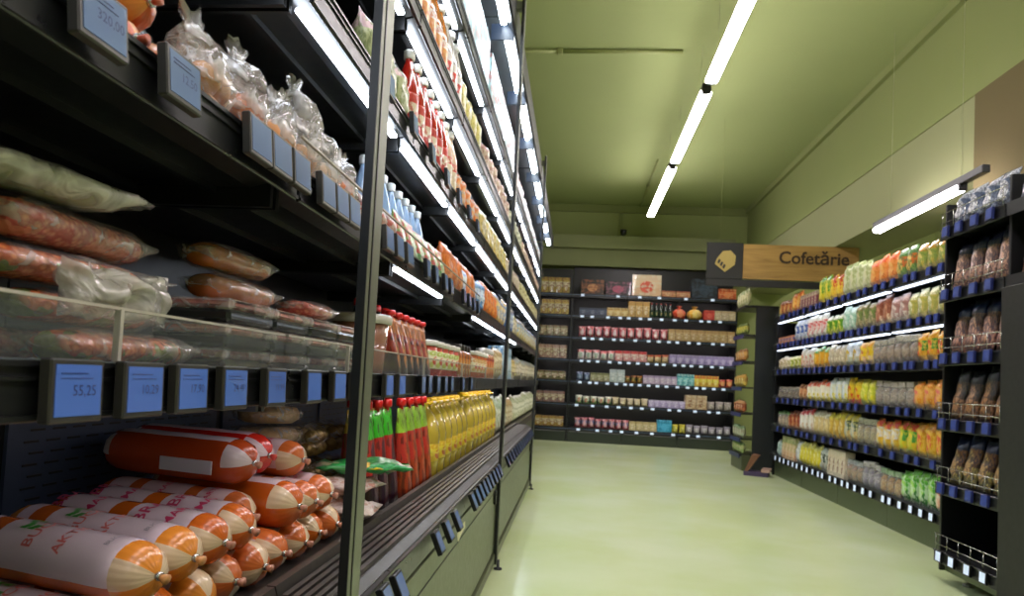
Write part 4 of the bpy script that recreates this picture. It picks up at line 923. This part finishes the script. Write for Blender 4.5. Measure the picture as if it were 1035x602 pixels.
row('L', 2.53, 3.80, [('box', 9, .155, .32, .12, ('#b0d0d4', '#c8e0e4', '#b8d8dc', '#d8e8e8', '#c86858'), 'cyan box with red mark', 'red-marked cyan boxes', 'box', dict(lean=0)),
 ('bag', 6, .18, .28, .10, ('#c8b0a0', '#c8d8d8', '#b87868', '#e0e0d8', '#a85848'), 'pinkish bag', 'pinkish top bags', 'bag')], 'on the far topmost shelf', 6.4)

for z_, nm_, cs_, h_ in ((1.0, 'middle', ('#c8b890', '#d8ccb0', '#b0c4c8', '#e8e0cc', '#a89870'), .24), (1.38, 'second', ('#c8b878', '#98b0c8', '#5078b0', '#d8d8c8', '#b8a058'), .25),
                         (1.765, 'third', ('#b8b070', '#c8c08c', '#a8a060', '#dcd8b0', '#887c40'), .23), (2.145, 'fourth', ('#c0a488', '#d0bca4', '#b07860', '#e0d0bc', '#98705c'), .23), (2.53, 'topmost', ('#b8d0d4', '#d0e0e0', '#c8d8dc', '#e0ecec', '#b87870'), .28)):
    row('L', z_, 6.55, [('bag', 12, .25, h_, .12, cs_, 'large bag', 'large pale bags', 'bag')], f'on the last left unit, {nm_} shelf', 9.8)
row('D', 0, 6.55, [('bag', 12, .25, .28, .12, ('#c8c8a0', '#d8d8c0', '#b8c0a0', '#e8e8d4', '#98a070'), 'large bag', 'large pale bags', 'bag')], 'on the last left unit, deck', 9.8)

# ================================================================== SAUSAGES
def casing(name, white, orange, cream, bands, half, wedge=1.75, tipw=.045, tip=None):
    m = bpy.data.materials.new(name); m.use_nodes = True; nt = m.node_tree; N = nt.nodes; L = nt.links
    b = N['Principled BSDF']; b.inputs['Roughness'].default_value = .25; b.inputs['Coat Weight'].default_value = .35; b.inputs['Coat Roughness'].default_value = .2
    tc = N.new('ShaderNodeTexCoord'); sp = N.new('ShaderNodeSeparateXYZ'); L.new(tc.outputs['Object'], sp.inputs[0])
    def M(op, *a):
        n = N.new('ShaderNodeMath'); n.operation = op
        for i, v in enumerate(a):
            if isinstance(v, (int, float)): n.inputs[i].default_value = v
            else: L.new(v, n.inputs[i])
        return n.outputs[0]
    ang = M('ABSOLUTE', M('ARCTAN2', sp.outputs['Y'], sp.outputs['Z']))
    ax = sp.outputs['X']
    org = M('GREATER_THAN', ang, wedge)
    for c0, w0 in bands:
        org = M('MAXIMUM', org, M('LESS_THAN', M('ABSOLUTE', M('SUBTRACT', ax, c0)), w0))
    tipm = M('GREATER_THAN', M('ABSOLUTE', ax), half-tipw)
    crm = M('GREATER_THAN', M('ABSOLUTE', M('SUBTRACT', ang, 1.3)), .55)
    def MIX(f, a_, b_):
        n = N.new('ShaderNodeMix'); n.data_type = 'RGBA'; L.new(f, n.inputs[0])
        for i, v in ((6, a_), (7, b_)):
            if isinstance(v, tuple): n.inputs[i].default_value = v
            else: L.new(v, n.inputs[i])
        return n.outputs[2]
    body = MIX(org, C(white), C(orange))
    col = MIX(tipm, body, MIX(crm, C(cream), C(tip or orange)))
    ns = N.new('ShaderNodeTexNoise'); ns.inputs['Scale'].default_value = 30; L.new(tc.outputs['Object'], ns.inputs['Vector'])
    # pleats gathered at the tied ends
    pl = M('MULTIPLY', M('SINE', M('MULTIPLY', M('ARCTAN2', sp.outputs['Y'], sp.outputs['Z']), 22)), tipm)
    bp = N.new('ShaderNodeBump'); bp.inputs['Strength'].default_value = .12; bp.inputs['Distance'].default_value = .003
    L.new(M('ADD', M('MULTIPLY', ns.outputs['Fac'], .6), pl), bp.inputs['Height']); L.new(bp.outputs[0], b.inputs['Normal'])
    L.new(col, b.inputs['Base Color']); return m
def wrap_text(name, body, size, x0, r, m, par, a0=0.0):
    """letters wrapped round the casing: reading direction goes round it, the letters' tops point along it"""
    cu = bpy.data.curves.new('t', 'FONT'); cu.body = body; cu.size = size; cu.align_x = 'CENTER'; cu.resolution_u = 2; cu.offset = size*.015
    to = bpy.data.objects.new('t', cu); SC.collection.objects.link(to); bpy.context.view_layer.update()
    me = bpy.data.meshes.new_from_object(to); bpy.data.objects.remove(to)
    for v in me.vertices:
        t = a0+v.co.x/r; v.co = Vector((x0-v.co.y, math.sin(t)*(r+.0009), math.cos(t)*(r+.0009)))
    me.materials.clear(); me.materials.append(m)
    o = bpy.data.objects.new(name, me); SC.collection.objects.link(o); kid(par, o); return o
PINK = mat('pink_print', '#c43a64', .5); CORAL = mat('coral_print', '#d4706a', .5); GRN = mat('green_print', '#3f8f3a', .5); SILV = mat('silver_print', '#8f8c94', .35, .4)
def sausage(L_, r, cm, words=None, logo=None, tail='#c88a70', name='wrapped_sausage'):
    e = empty(name); n = 22; h = L_/2; b = MB(); v = []; f = []
    prof = [(-h, .006), (-h+.002, r*.3), (-h+.009, r*.6), (-h+.021, r*.82), (-h+.036, r*.94), (-h+.055, r*.99), (-h+.08, r)]
    prof += [(-h+.08+(L_-.16)*q/6, r*(1+.012*math.sin(q*2.1))) for q in range(1, 6)] + [(-x, q) for x, q in prof[::-1]]
    for x, q in prof:
        for i in range(n):
            t = 2*PI*i/n; rr = q*(1+(.02*math.cos(11*t) if abs(x) > h-.022 else 0)); v.append((x, rr*math.sin(t), rr*math.cos(t)))
    for k in range(len(prof)-1):
        for i in range(n): f.append((k*n+i, k*n+(i+1) % n, (k+1)*n+(i+1) % n, (k+1)*n+i))
    b.add(v, f, 0, True); kid(e, b.build('casing', cm))
    for s_ in (1, -1):
        c = MB(); c.tube((s_*(h-.002), 0, 0), (s_*(h+.006), 0, 0), .0065, 10); kid(e, c.build('metal_clip', WIRE))
        c = MB(); c.tube((s_*(h+.004), 0, 0), (s_*(h+.017), 0, -.003), .004, 8, 0, .008); kid(e, c.build('tied_tail', mat('tail_'+tail, tail, .35, coat=.4)))
    for w_, sz, x0, m in (words or []): wrap_text('printed_lettering', w_, sz, x0, r*1.012, m, e, 0)
    if logo is not None:
        c = MB()
        for k in range(2):
            for q in range(8):
                t0 = -.35+q*.09; 
                x0 = logo+(.012 if k else -.004)+.006*math.sin(q*.8)
                P0 = [Vector((x0-.006, math.sin(t0)*(r+.001)*1.01, math.cos(t0)*(r+.001)*1.01)), Vector((x0+.006, math.sin(t0)*(r+.001)*1.01, math.cos(t0)*(r+.001)*1.01)),
                      Vector((x0+.008, math.sin(t0+.09)*(r+.001)*1.01, math.cos(t0+.09)*(r+.001)*1.01)), Vector((x0-.004, math.sin(t0+.09)*(r+.001)*1.01, math.cos(t0+.09)*(r+.001)*1.01))]
                if not (k == 1 and 2 < q < 6): c.add(P0, [(0, 1, 2, 3)])
        kid(e, c.build('green_logo', GRN))
    return e
WH, OR, CRM = '#dccdd4', '#c9631b', '#d8c09c'
LS = .40; H_ = LS/2
c_marta = casing('sausage_casing_marta', WH, OR, CRM, [(-.01, .022), (H_-.02, .03)], H_)
c_logo = casing('sausage_casing_logo', WH, OR, CRM, [(-.105, .02), (.22, .03)], H_, tip='#d8862c')
c_top = casing('sausage_casing_orange', WH, '#c25a16', CRM, [(.03, .022), (-.15, .02)], H_, wedge=.75)
c_dark = casing('sausage_casing_rust', WH, '#b8481a', '#ded0d4', [(.0, .0001)], H_, wedge=.6)
c_red = casing('sausage_casing_red', '#d0b8c4', '#c81e14', '#dcc8d0', [(.0, .0001)], H_, wedge=.6, tip='#d02a1c')
c_pink = casing('sausage_casing_pink', '#d8c0c4', '#cc6a30', CRM, [(.07, .016), (-.08, .016)], H_)
W_MARTA = [('BRAD', .036, -.145, PINK), ('MARTA', .027, -.07, PINK), ('BRAD', .036, .055, PINK), ('MARTA', .027, .115, PINK)]
W_LOGO = [('BUCOV', .026, -.005, CORAL), ('AKTION', .024, .055, CORAL), ('BUCOV', .012, .13, SILV)]
def lay(o, front, back, roll=0, L_=LS):
    """front = the end towards the aisle"""
    a = Vector(front); d = (Vector(back)-a).normalized(); x = -d; y = Vector((0, 0, 1)).cross(x).normalized(); z = x.cross(y)
    m = Matrix((x, y, z)).transposed().to_4x4() @ Matrix.Rotation(roll, 4, 'X'); m.translation = a+d*(L_/2); o.matrix_world = m
PS = {}
def get(kind):
    mk = {'marta': lambda: sausage(LS, .0455, c_marta, W_MARTA), 'logo': lambda: sausage(LS, .0455, c_logo, W_LOGO, -.045, '#d89858'),
          'top': lambda: sausage(LS, .052, c_top), 'rust': lambda: sausage(LS, .049, c_dark), 'red': lambda: sausage(LS, .049, c_red, tail='#c8281c'),
          'pink': lambda: sausage(LS, .0455, c_pink, [('BRAD', .02, .0, PINK), ('MARTA', .018, .12, PINK)])}
    if kind not in PS: PS[kind] = mk[kind](); return PS[kind]
    return copy_tree(PS[kind])
ZB = .572; dirx, diry = -.43, .115
def put(kind, X, Y, z, roll, label, group=None, rr=0):
    o = get(kind); lay(o, (X, Y, z), (X+dirx, Y+diry, z), roll); tag(o, label, 'sausage', group); return o
pitch = .101
G1 = 'sausages in the bottom layer of the deck'
lowk = ['logo', 'marta', 'logo', 'pink', 'pink', 'pink', 'pink', 'marta', 'pink', 'pink', 'pink']
for i in range(9):
    y = .89+i*pitch
    put(lowk[i], -.575-.006*(i % 2), y, ZB+.046, [.3, -.5, 1.2, 2.2, .9, 2.6, .5, 2.0, -1.2, 1.0, 0][i], f"{ordinal(i, 9)} of nine sausages in the deck's bottom layer", G1)
zz = ZB+.046+.0798
up = [('logo', 'white sausage with green logo and golden tip, leftmost in the upper layer'), ('logo', 'second white sausage with green logo, its golden tip beside the leftmost'),
      ('marta', 'white MARTA sausage with orange tip right of the green logo ones'), ('marta', 'large white MARTA sausage in front of the thick orange sausage')]
for i, (k, lab) in enumerate(up): put(k, -.572-.004*i, .89+pitch*(i+.5), zz, [.15, .2, .1, -.15][i], lab)
put('top', -.575, .89+pitch*5.5, zz+.0078, -.25, 'thick glossy orange sausage in the middle of the upper layer')
put('pink', -.64, .89+pitch*4.5+.017, zz, .6, 'pink-white sausage set back left of the thick orange one')
put('pink', -.578, .89+pitch*6.53, zz+.0005, .2, 'orange-tipped sausage directly right of the thick orange sausage')
put('pink', -.578, .89+pitch*7.52, zz+.0005, .6, 'pink-white sausage next to the upright, upper layer')
put('rust', -.66, 1.40, zz+.099, -.1, 'rust-orange sausage with white top lying on the sausage pile')
put('red', -.68, 1.515, zz+.102, -.2, 'bright red sausage lying highest on the pile behind the rust-orange one')
put('pink', -.64, 1.615, zz+.083, .3, 'pink-white sausage at the right of the bright red one')
tg = MB(); tg.box(-.07, .07, -.0015, .0015, -.014, .014, bev=.001); o = tg.build('paper_label', mat('white_paper', '#c9cdd4', .6)); o.matrix_world = Matrix.Translation((-.80, 1.384, zz+.088)) @ Matrix.Rotation(-.26, 4, 'Z')
tag(o, 'white paper strip leaning against the rust-orange sausage', 'label')

# gold packs behind the pile
def blobs(b, pts, n=12):
    for x, y, z, rx, ry, rz in pts:
        k = 7; v = []; f = []
        for j in range(k+1):
            ph = PI*j/k-PI/2
            for i in range(n):
                t = 2*PI*i/n; v.append((x+rx*math.cos(ph)*math.cos(t), y+ry*math.cos(ph)*math.sin(t), z+rz*math.sin(ph)))
        for j in range(k):
            for i in range(n): f.append((j*n+i, j*n+(i+1) % n, (j+1)*n+(i+1) % n, (j+1)*n+i))
        b.add(v, f, 0, True)
GOLD = mat('golden_crinkled_wrap', '#b79a5a', .22, .35, coat=.5, bump=(60, .8)); NEST = mat('beige_dried_food', '#b8935a', .5, bump=(45, .8))
def cake_pack(loc, label, k=2):
    e = empty('round_cheese_pack', loc); b = MB()
    b.lathe([(0, 0), (.07, .0), (.088, .012), (.09, .03), (.08, .045), (0, .048)], 24); b.build('food', NEST, e)
    b = MB(); b.lathe([(0, -.001), (.076, -.001), (.098, .012), (.1, .03), (.085, .052), (.02, .056)], 24); b.v = [(x+noise.noise(Vector((x*40, y*40, z*40)))*.006, y+noise.noise(Vector((x*40+9, y*40, z*40)))*.006, max(z, 0) + (abs(noise.noise(Vector((x*50, y*50, 3))))*.006 if z > .03 else 0)) for x, y, z in b.v]
    b.build('clear_wrap', CLEAR, e); return tag(e, label, 'food pack', 'round packs behind the sausages')
zs = [.572, .637, .702, .767, .832]
labs = ['bottom pack', 'second pack', 'middle pack', 'fourth pack', 'topmost pack']
for z, l in zip(zs, labs): cake_pack((-.92, 2.03, z), f'round beige food in clear wrap, {l} up the stack behind the sausages')
def gold_bag(loc, label, sc=1):
    e = empty('gold_foil_bag', loc); b = MB()
    random.seed(3); pts = []
    for i in range(3):
        for j in range(3):
            for k in range(2): pts.append(((i-1)*.042+random.uniform(-.005, .005), (j-1)*.045+random.uniform(-.005, .005), .026+k*.04, .026, .027, .025))
    blobs(b, pts, 10); b.build('gold_balls', GOLD, e)
    b = MB(); pillow_mesh(b, .17, .15, .11, 5, 8, 8, .01); b.v = [(x, z-.075, y+.057) for x, y, z in b.v]; b.build('clear_wrap', CLEAR, e)
    return tag(e, label, 'food bag', 'gold foil bags behind the sausages')
for q, (x, y, z) in enumerate([(-.90, 2.26, .585), (-.90, 2.26, .71), (-.90, 2.46, .585), (-.90, 2.46, .71)]):
    gold_bag((x, y, z), 'clear bag of gold foil balls behind the sausages, '+['lower left one', 'upper left one', 'lower right one', 'upper right one'][q])

# ------------------------------------------------------------------ packs on the middle shelf in the foreground
def dotted(name, base, dot, dot2):
    m = bpy.data.materials.new(name); m.use_nodes = True; nt = m.node_tree; N = nt.nodes; L = nt.links; b = N['Principled BSDF']; b.inputs['Roughness'].default_value = .25; b.inputs['Coat Weight'].default_value = .6
    tc = N.new('ShaderNodeTexCoord'); v = N.new('ShaderNodeTexVoronoi'); v.inputs['Scale'].default_value = 105; L.new(tc.outputs['Object'], v.inputs['Vector'])
    r = N.new('ShaderNodeValToRGB'); r.color_ramp.elements[0].position = .25; r.color_ramp.elements[0].color = C(dot); r.color_ramp.elements[1].position = .55; r.color_ramp.elements[1].color = C(base)
    L.new(v.outputs['Distance'], r.inputs[0]); n = N.new('ShaderNodeTexNoise'); n.inputs['Scale'].default_value = 22; L.new(tc.outputs['Object'], n.inputs['Vector'])
    t = N.new('ShaderNodeMath'); t.operation = 'GREATER_THAN'; t.inputs[1].default_value = .6; L.new(n.outputs['Fac'], t.inputs[0])
    mx = N.new('ShaderNodeMix'); mx.data_type = 'RGBA'; L.new(t.outputs[0], mx.inputs[0]); L.new(r.outputs[0], mx.inputs[6]); mx.inputs[7].default_value = C(dot2); L.new(mx.outputs[2], b.inputs['Base Color'])
    bp = N.new('ShaderNodeBump'); bp.inputs['Strength'].default_value = .8; bp.inputs['Distance'].default_value = .004; L.new(v.outputs['Distance'], bp.inputs['Height']); L.new(bp.outputs[0], b.inputs['Normal'])
    return m
SAL1 = dotted('netted_salami_skin', '#b85a34', '#d8804c', '#7f8a4a'); SAL2 = dotted('pink_netted_salami_skin', '#b8564a', '#d88868', '#c87a5c')
BROWN = mat('smoked_brown_skin', '#a5652c', .22, coat=.7, bump=(14, .3))
DKTRAY = mat('smoky_black_tray', '#2a2e2c', .2, coat=.5); MEAT = mat('sliced_cured_meat', '#8a3a2a', .4, bump=(50, .6))
def wrapmesh(L_, w, h, seed, tip=.05):
    """loose clear wrap round a long food item lying on its side, with a pointed crumpled end"""
    b = MB(); n = 14; v = []; f = []; K = 12
    for k in range(K+1):
        t = k/K; x = -L_/2+t*(L_+tip); s_ = min(1, t*9+.35) if t < .5 else min(1, max(.0, (1-t)*(L_+tip)/(tip+.02)*.9)+.02)
        flat = 1 if .12 < t < .8 else .55
        for i in range(n):
            a = 2*PI*i/n; ny = noise.noise(Vector((x*22+seed, math.cos(a)*2, math.sin(a)*2+seed)))*.009
            v.append((x, (w/2*(1.05 if s_ > .9 else 1.25*s_**.4)+ny)*math.cos(a), h/2+(h/2*s_*flat+ny*.7)*math.sin(a)+(1-s_)*.012))
    for k in range(K):
        for i in range(n): f.append((k*n+i, k*n+(i+1) % n, (k+1)*n+(i+1) % n, (k+1)*n+i))
    f.append(tuple(range(n))[::-1]); f.append(tuple(range(K*n, K*n+n)))
    b.add(v, f, 0, True); b.v = [(x, y, max(z, .0005)) for x, y, z in b.v]; return b
def long_pack(loc, ang, L_, w, h, m, label, seed, name='salami_pack', cnt=1, film_=None, tip=.05, group=None, cat='salami pack'):
    e = empty(name, loc, ang)
    b = MB(); r = h/2*.86
    for c in range(cnt):
        yy = (c-(cnt-1)/2)*w/cnt*.94; ry = w/cnt/2*.9
        pr = [(-.5, .15), (-.485, .55), (-.45, .85), (-.38, 1), (0, 1.0), (.38, 1), (.45, .85), (.485, .55), (.5, .15)]; v = []; f = []; n = 16
        for t, q in pr:
            for i in range(n): a = 2*PI*i/n; v.append((t*L_*.94, yy+ry*q*math.cos(a), h/2+r*q*math.sin(a)))
        for k in range(len(pr)-1):
            for i in range(n): f.append((k*n+i, k*n+(i+1) % n, (k+1)*n+(i+1) % n, (k+1)*n+i))
        f.append(tuple(range(n))[::-1]); f.append(tuple(range((len(pr)-1)*n, len(pr)*n))); b.add(v, f, 0, True)
    b.build('sausage_meat', m, e)
    wrapmesh(L_, w*1.03, h, seed, tip).build('clear_wrap', film_ or CLEAR, e)
    return tag(e, label, cat, group)
zs0 = .986
A = R90   # local x runs along +y
long_pack((-.615, .87, zs0), A, .26, .085, .05, SAL1, 'lowest netted salami pack at the left of the middle shelf', 1)
long_pack((-.715, .87, zs0), A, .26, .085, .05, SAL2, 'netted salami pack at the rear under the salami stack', 2)
long_pack((-.665, .86, zs0+.0515), A+.02, .26, .08, .045, SAL1, 'orange netted salami pack, second from the bottom of the left stack', 3, tip=.07)
long_pack((-.66, .81, zs0+.098), A-.1, .27, .09, .045, SAL1, 'third netted salami pack up the left stack, under the pink one', 4, tip=.08)
long_pack((-.67, .84, zs0+.145), A+.03, .28, .08, .055, SAL2, 'pink netted salami with exposed end, top of the left stack', 5, tip=.03)
long_pack((-.665, .755, zs0+.145+.058), A-.10, .24, .11, .042, mat('pale_green_label_pack', '#8f9a68', .4, bump=(20, .4)), 'pack with green label in milky crumpled film, at the left picture edge', 6, cnt=1, film_=MILKY, tip=.08)
long_pack((-.835, .74, zs0+.17), A, .20, .10, .06, BROWN, 'brown sausages in white-edged film at the upper left of the middle shelf', 7, name='brown_sausage_pack', cnt=2, tip=.03, cat='sausage pack')
# crumpled milky bag lying over the front of the stack
b = MB(); pillow_mesh(b, .07, .17, .05, 3, 12, 16, .02, seal=.0); b.v = [(x, y, z-.085) for x, y, z in b.v]
o = b.build('crumpled_bag', MILKY); o.matrix_world = Matrix.Translation((-.580, .82, zs0+.092)) @ Matrix.Rotation(R90, 4, 'Z') @ Matrix.Rotation(R90, 4, 'Y') @ Matrix.Rotation(.15, 4, 'X')
tag(o, 'crumpled cream-white bag draped over the front of the salami stack', 'bag')
# trays right of it
def tray(loc, ang, L_, w, h, label, m, top=None):
    e = empty('meat_tray', loc, ang)
    b = MB(); b.box(-L_/2, L_/2, -w/2, w/2, 0, h*.55, bev=.006); b.build('tray', DKTRAY, e)
    b = MB(); b.box(-L_/2+.01, L_/2-.01, -w/2+.008, w/2-.008, h*.56, h*.9, bev=.008); b.build('sliced_meat', m, e)
    b = MB(); b.box(-L_/2-.002, L_/2+.002, -w/2-.002, w/2+.002, h*.5, h*.97, bev=.004); b.build('clear_lid', CLEAR, e)
    if top:
        b = MB(); b.box(-L_*.3, L_*.3, -w/2+.01, w/2-.01, h*.97, h*.99); b.build('printed_sleeve', top, e)
    return tag(e, label, 'meat tray', 'meat trays on the middle shelf')
SLV = pack(('#c88a78', '#d8c8b8', '#c89880', '#3c7a40', '#d8a898'), .5); 
n_ = 0
for col_, yy in enumerate((1.14, 1.312, 1.484, 1.656)):
    for lv in range(3):
        tray((-.625, yy+.004*lv, zs0+lv*.041), A, .165, .13, .04, f"{['first', 'second', 'third', 'fourth'][col_]} stack from left of meat trays, {['lowest', 'second', 'top'][lv]} tray", [MEAT, mat('pink_sliced_ham', '#c07a62', .4, bump=(50, .5))][(lv+col_) % 2], SLV if lv else None)
for k, yy in enumerate((1.50,)):
    long_pack((-.625, yy+.03, zs0+.125), A, .16, .10, .04, [SAL2, SAL1][k], ['pink netted pack with green stripe on the tray stacks near the upright', 'orange netted pack under the brown sausages'][k], 11+k, tip=.02)
long_pack((-.66, 1.265, zs0+.1245), A-.06, .25, .08, .054, BROWN, 'lower plump brown smoked sausage of the pair on the trays', 21, name='smoked_sausage', tip=.02, cat='sausage')
o = long_pack((-.66, 1.245, zs0+.1795), A-.04, .24, .08, .052, BROWN, 'upper plump brown smoked sausage of the pair on the trays', 22, name='smoked_sausage', tip=.02, cat='sausage')

# ------------------------------------------------------------------ second shelf in the foreground: round sausages and clear bags
zu = 1.367
NET = casing('net_striped_casing', '#c8703c', '#c05a2c', '#c89070', [(.0, .001)], .11, wedge=1.2, tipw=.06, tip='#c4542c')
NET2 = casing('orange_red_casing', '#cc7a34', '#c0481c', '#d88a3c', [(.0, .001)], .11, wedge=1.4, tipw=.05, tip='#c85a24')
def ball_s(Y, z, X, m, label, roll):
    o = sausage(.22, .038, m, name='short_sausage', tail='#b85030'); lay(o, (X, Y, z), (X-.2, Y+.03, z), roll, .22); tag(o, label, 'sausage', 'short sausages at the upper left'); return o
spots = [(.731, 0, 'lower row, leftmost'), (.811, 0, 'lower row, middle'), (.891, 0, 'lower row, rightmost'), (.771, 1, 'upper row, left'), (.851, 1, 'upper row, right'), (.811, 2, 'topmost of the pyramid')]
for i, (y, lv, l) in enumerate(spots): ball_s(y, zu+.0395+lv*.0692, -.578-.012*lv, [NET, NET2, NET][i % 3], f'short net-striped orange sausage, {l}, by the clear bags', i*.9)
for i, (nm, c_) in enumerate([('yellow', '#d8b020')]):
    t = MB(); t.box(-.001, .001, -.008, .008, -.008, .008, bev=.0008); o = t.build('sticker', mat('yellow_sticker', c_, .4)); o.location = (-.585+.0, .815, zu+.0395+2*.0692+.0415); o.location.x = -.66
    o.rotation_euler = (0, R90, 0); tag(o, 'small yellow sticker on the topmost short sausage', 'sticker')
PEACH = mat('peach_bread_roll', '#c98a4c', .45, bump=(25, .4)); PALE = mat('pale_pastry', '#c8a88a', .5, bump=(25, .4)); ORNG = mat('orange_fruit_skin', '#c8641c', .35, bump=(60, .3))
def clear_bag(x, y, w, h, d, fm, label, seed, tall=.0):
    e = empty('clear_food_bag', (x, y, zu), R90+random.uniform(-.15, .15)); random.seed(seed)
    b = MB(); pts = []; nl = max(1, int(h*.62/.05))
    for k in range(nl):
        for i in range(2):
            for j in range(2): pts.append(((i-.5)*w*.42+random.uniform(-.006, .006), (j-.5)*d*.38, .027+k*.046, w*.25, d*.24, .028))
    blobs(b, pts, 10); b.build('food', fm, e)
    b = MB(); n = 18; K = 10; v = []; f = []
    for k in range(K+1):
        t = k/K; z = t*h; q = .72+.35*math.sin(min(1, t*1.6)*PI*.8) if t < .62 else max(.12, 1-(t-.62)*1.7)
        if t > .86: q = .30+(t-.86)*3.2
        fl = .35 if t > .8 else 1
        for i in range(n):
            a = 2*PI*i/n; nn = noise.noise(Vector((math.cos(a)*2.2+seed, math.sin(a)*2.2, t*5+seed*2.1)))
            v.append(((w/2*q*(1+.28*nn))*math.cos(a)+(t > .6)*(t-.6)*.08*math.sin(seed*2), (d/2*q*fl*(1+.28*nn))*math.sin(a), z*(1+.05*nn)+(.018*noise.noise(Vector((math.cos(a)*3, math.sin(a)*3, seed))) if k == K else 0)))
    for k in range(K):
        for i in range(n): f.append((k*n+i, k*n+(i+1) % n, (k+1)*n+(i+1) % n, (k+1)*n+i))
    f.append(tuple(range(n))[::-1]); b.add(v, f, 0, True); b.v = [(x_, y_, max(.0004, z_)) for x_, y_, z_ in b.v]
    b.build('bag_film', CLEAR2, e)
    return tag(e, label, 'food bag', 'crumpled clear bags up left')
fills = [PEACH, ORNG, PEACH, PEACH, PALE, ORNG, PEACH, ORNG]
NB = 6
for i in range(NB):
    clear_bag(-.622, 1.02+i*.127, .104, [.17, .19, .18, .24, .20, .18, .19, .20][i], .11, fills[i], f'{ordinal(i, NB)} of six crumpled clear food bags in front, upper left shelf', i+2)
for i in range(5):
    clear_bag(-.775, 1.06+i*.165, .14, [.22, .25, .24, .26, .23, .24][i], .11, fills[(i+2) % 8], f'{ordinal(i, 5)} of five taller clear bags behind, upper left shelf', i+31)

# ------------------------------------------------------------------ bags on the deck right of the upright
def flat_bag(loc, ang, w, L_, h, m, label, seed, tilt=0, name='meat_bag', extra=None):
    e = empty(name, loc); b = MB(); pillow_mesh(b, w, L_, h, seed, 10, 12, .01); b.v = [(x, z-L_/2, y+h/2) for x, y, z in b.v]
    o = b.build('bag', m, e)
    if extra:
        c = MB(); pillow_mesh(c, w*.98, L_*.36, h*1.02, seed, 10, 6, .004, seal=.2); c.v = [(x, z-L_*.18, y+h/2) for x, y, z in c.v]; c.build('yellow_band', extra, e)
    e.rotation_euler = (tilt, 0, ang); return tag(e, label, 'bag')
PINKB = pack(('#d8c0b0', '#e0d0c8', '#c8a090', '#d8a090', '#e8dcd8'), .6); GRB = pack(('#1c8a3c', '#2c9a48', '#1c7c34', '#d8c8a8', '#0f6a2a'), .2)
flat_bag((-.605, 1.86, .60), R90+.1, .16, .17, .05, PINKB, 'pinkish-white meat bag on the deck right of the upright', 2)
flat_bag((-.61, 1.86, .668), R90-.2, .15, .17, .04, PINKB, 'upper pinkish-white bag beneath the green bag', 5)
flat_bag((-.575, 1.90, .722), R90+.35, .15, .26, .03, GRB, 'green bag with a yellow band on top of the meat bags', 3, name='green_bag', extra=pack(('#e0c818', '#e4d020', '#d8bc18', '#e8dc60', '#c85838'), .3))
# divider bar at the deck's near part
b = MB(); b.box(-.60, -.43, 1.325, 1.345, .574, .606, bev=.002); b.tube((-.535, 1.345, .604), (-.535, 1.56, .604), .003, 6)
b = MB(); b.add([(-.3845, 2.30, .470), (-.383, 2.33, .438), (-.3835, 2.385, .455), (-.382, 2.46, .462), (-.383, 2.455, .487), (-.3845, 2.38, .480), (-.383, 2.345, .484)], [(0, 1, 2, 3, 4, 5, 6)])
b.add([(-.3855, y, z) for x, y, z in b.v[:7]], [(6, 5, 4, 3, 2, 1, 0)])
b.v = [(x, y+.11, z-.02) for x, y, z in b.v]
tag(b.build('paper_scrap', mat('cream_paper_scrap', '#d8d4b0', .6)), 'torn cream paper scrap stuck to the olive cabinet panel', 'paper')
# cardboard display lying at the foot of the tower
e = empty('cardboard_box', (2.20, 8.58, 0), -.35)
b = MB(); b.box(-.14, .14, -.11, .11, 0, .05, bev=.003); b.build('base', mat('violet_printed_card', '#4a3c5c', .6), e)
b = MB(); b.prism_y([(-.13, .052), (-.09, .052), (.03, .24), (-.05, .25)], -.10, .10); b.build('flap', mat('brown_card', '#7a5238', .7), e)
b = MB(); b.box(.06, .16, -.12, .12, .053, .09, bev=.003); b.build('lid', mat('pale_card', '#b8988a', .6), e)
tag(e, 'small torn cardboard box on the floor at the foot of the dark tower', 'box')
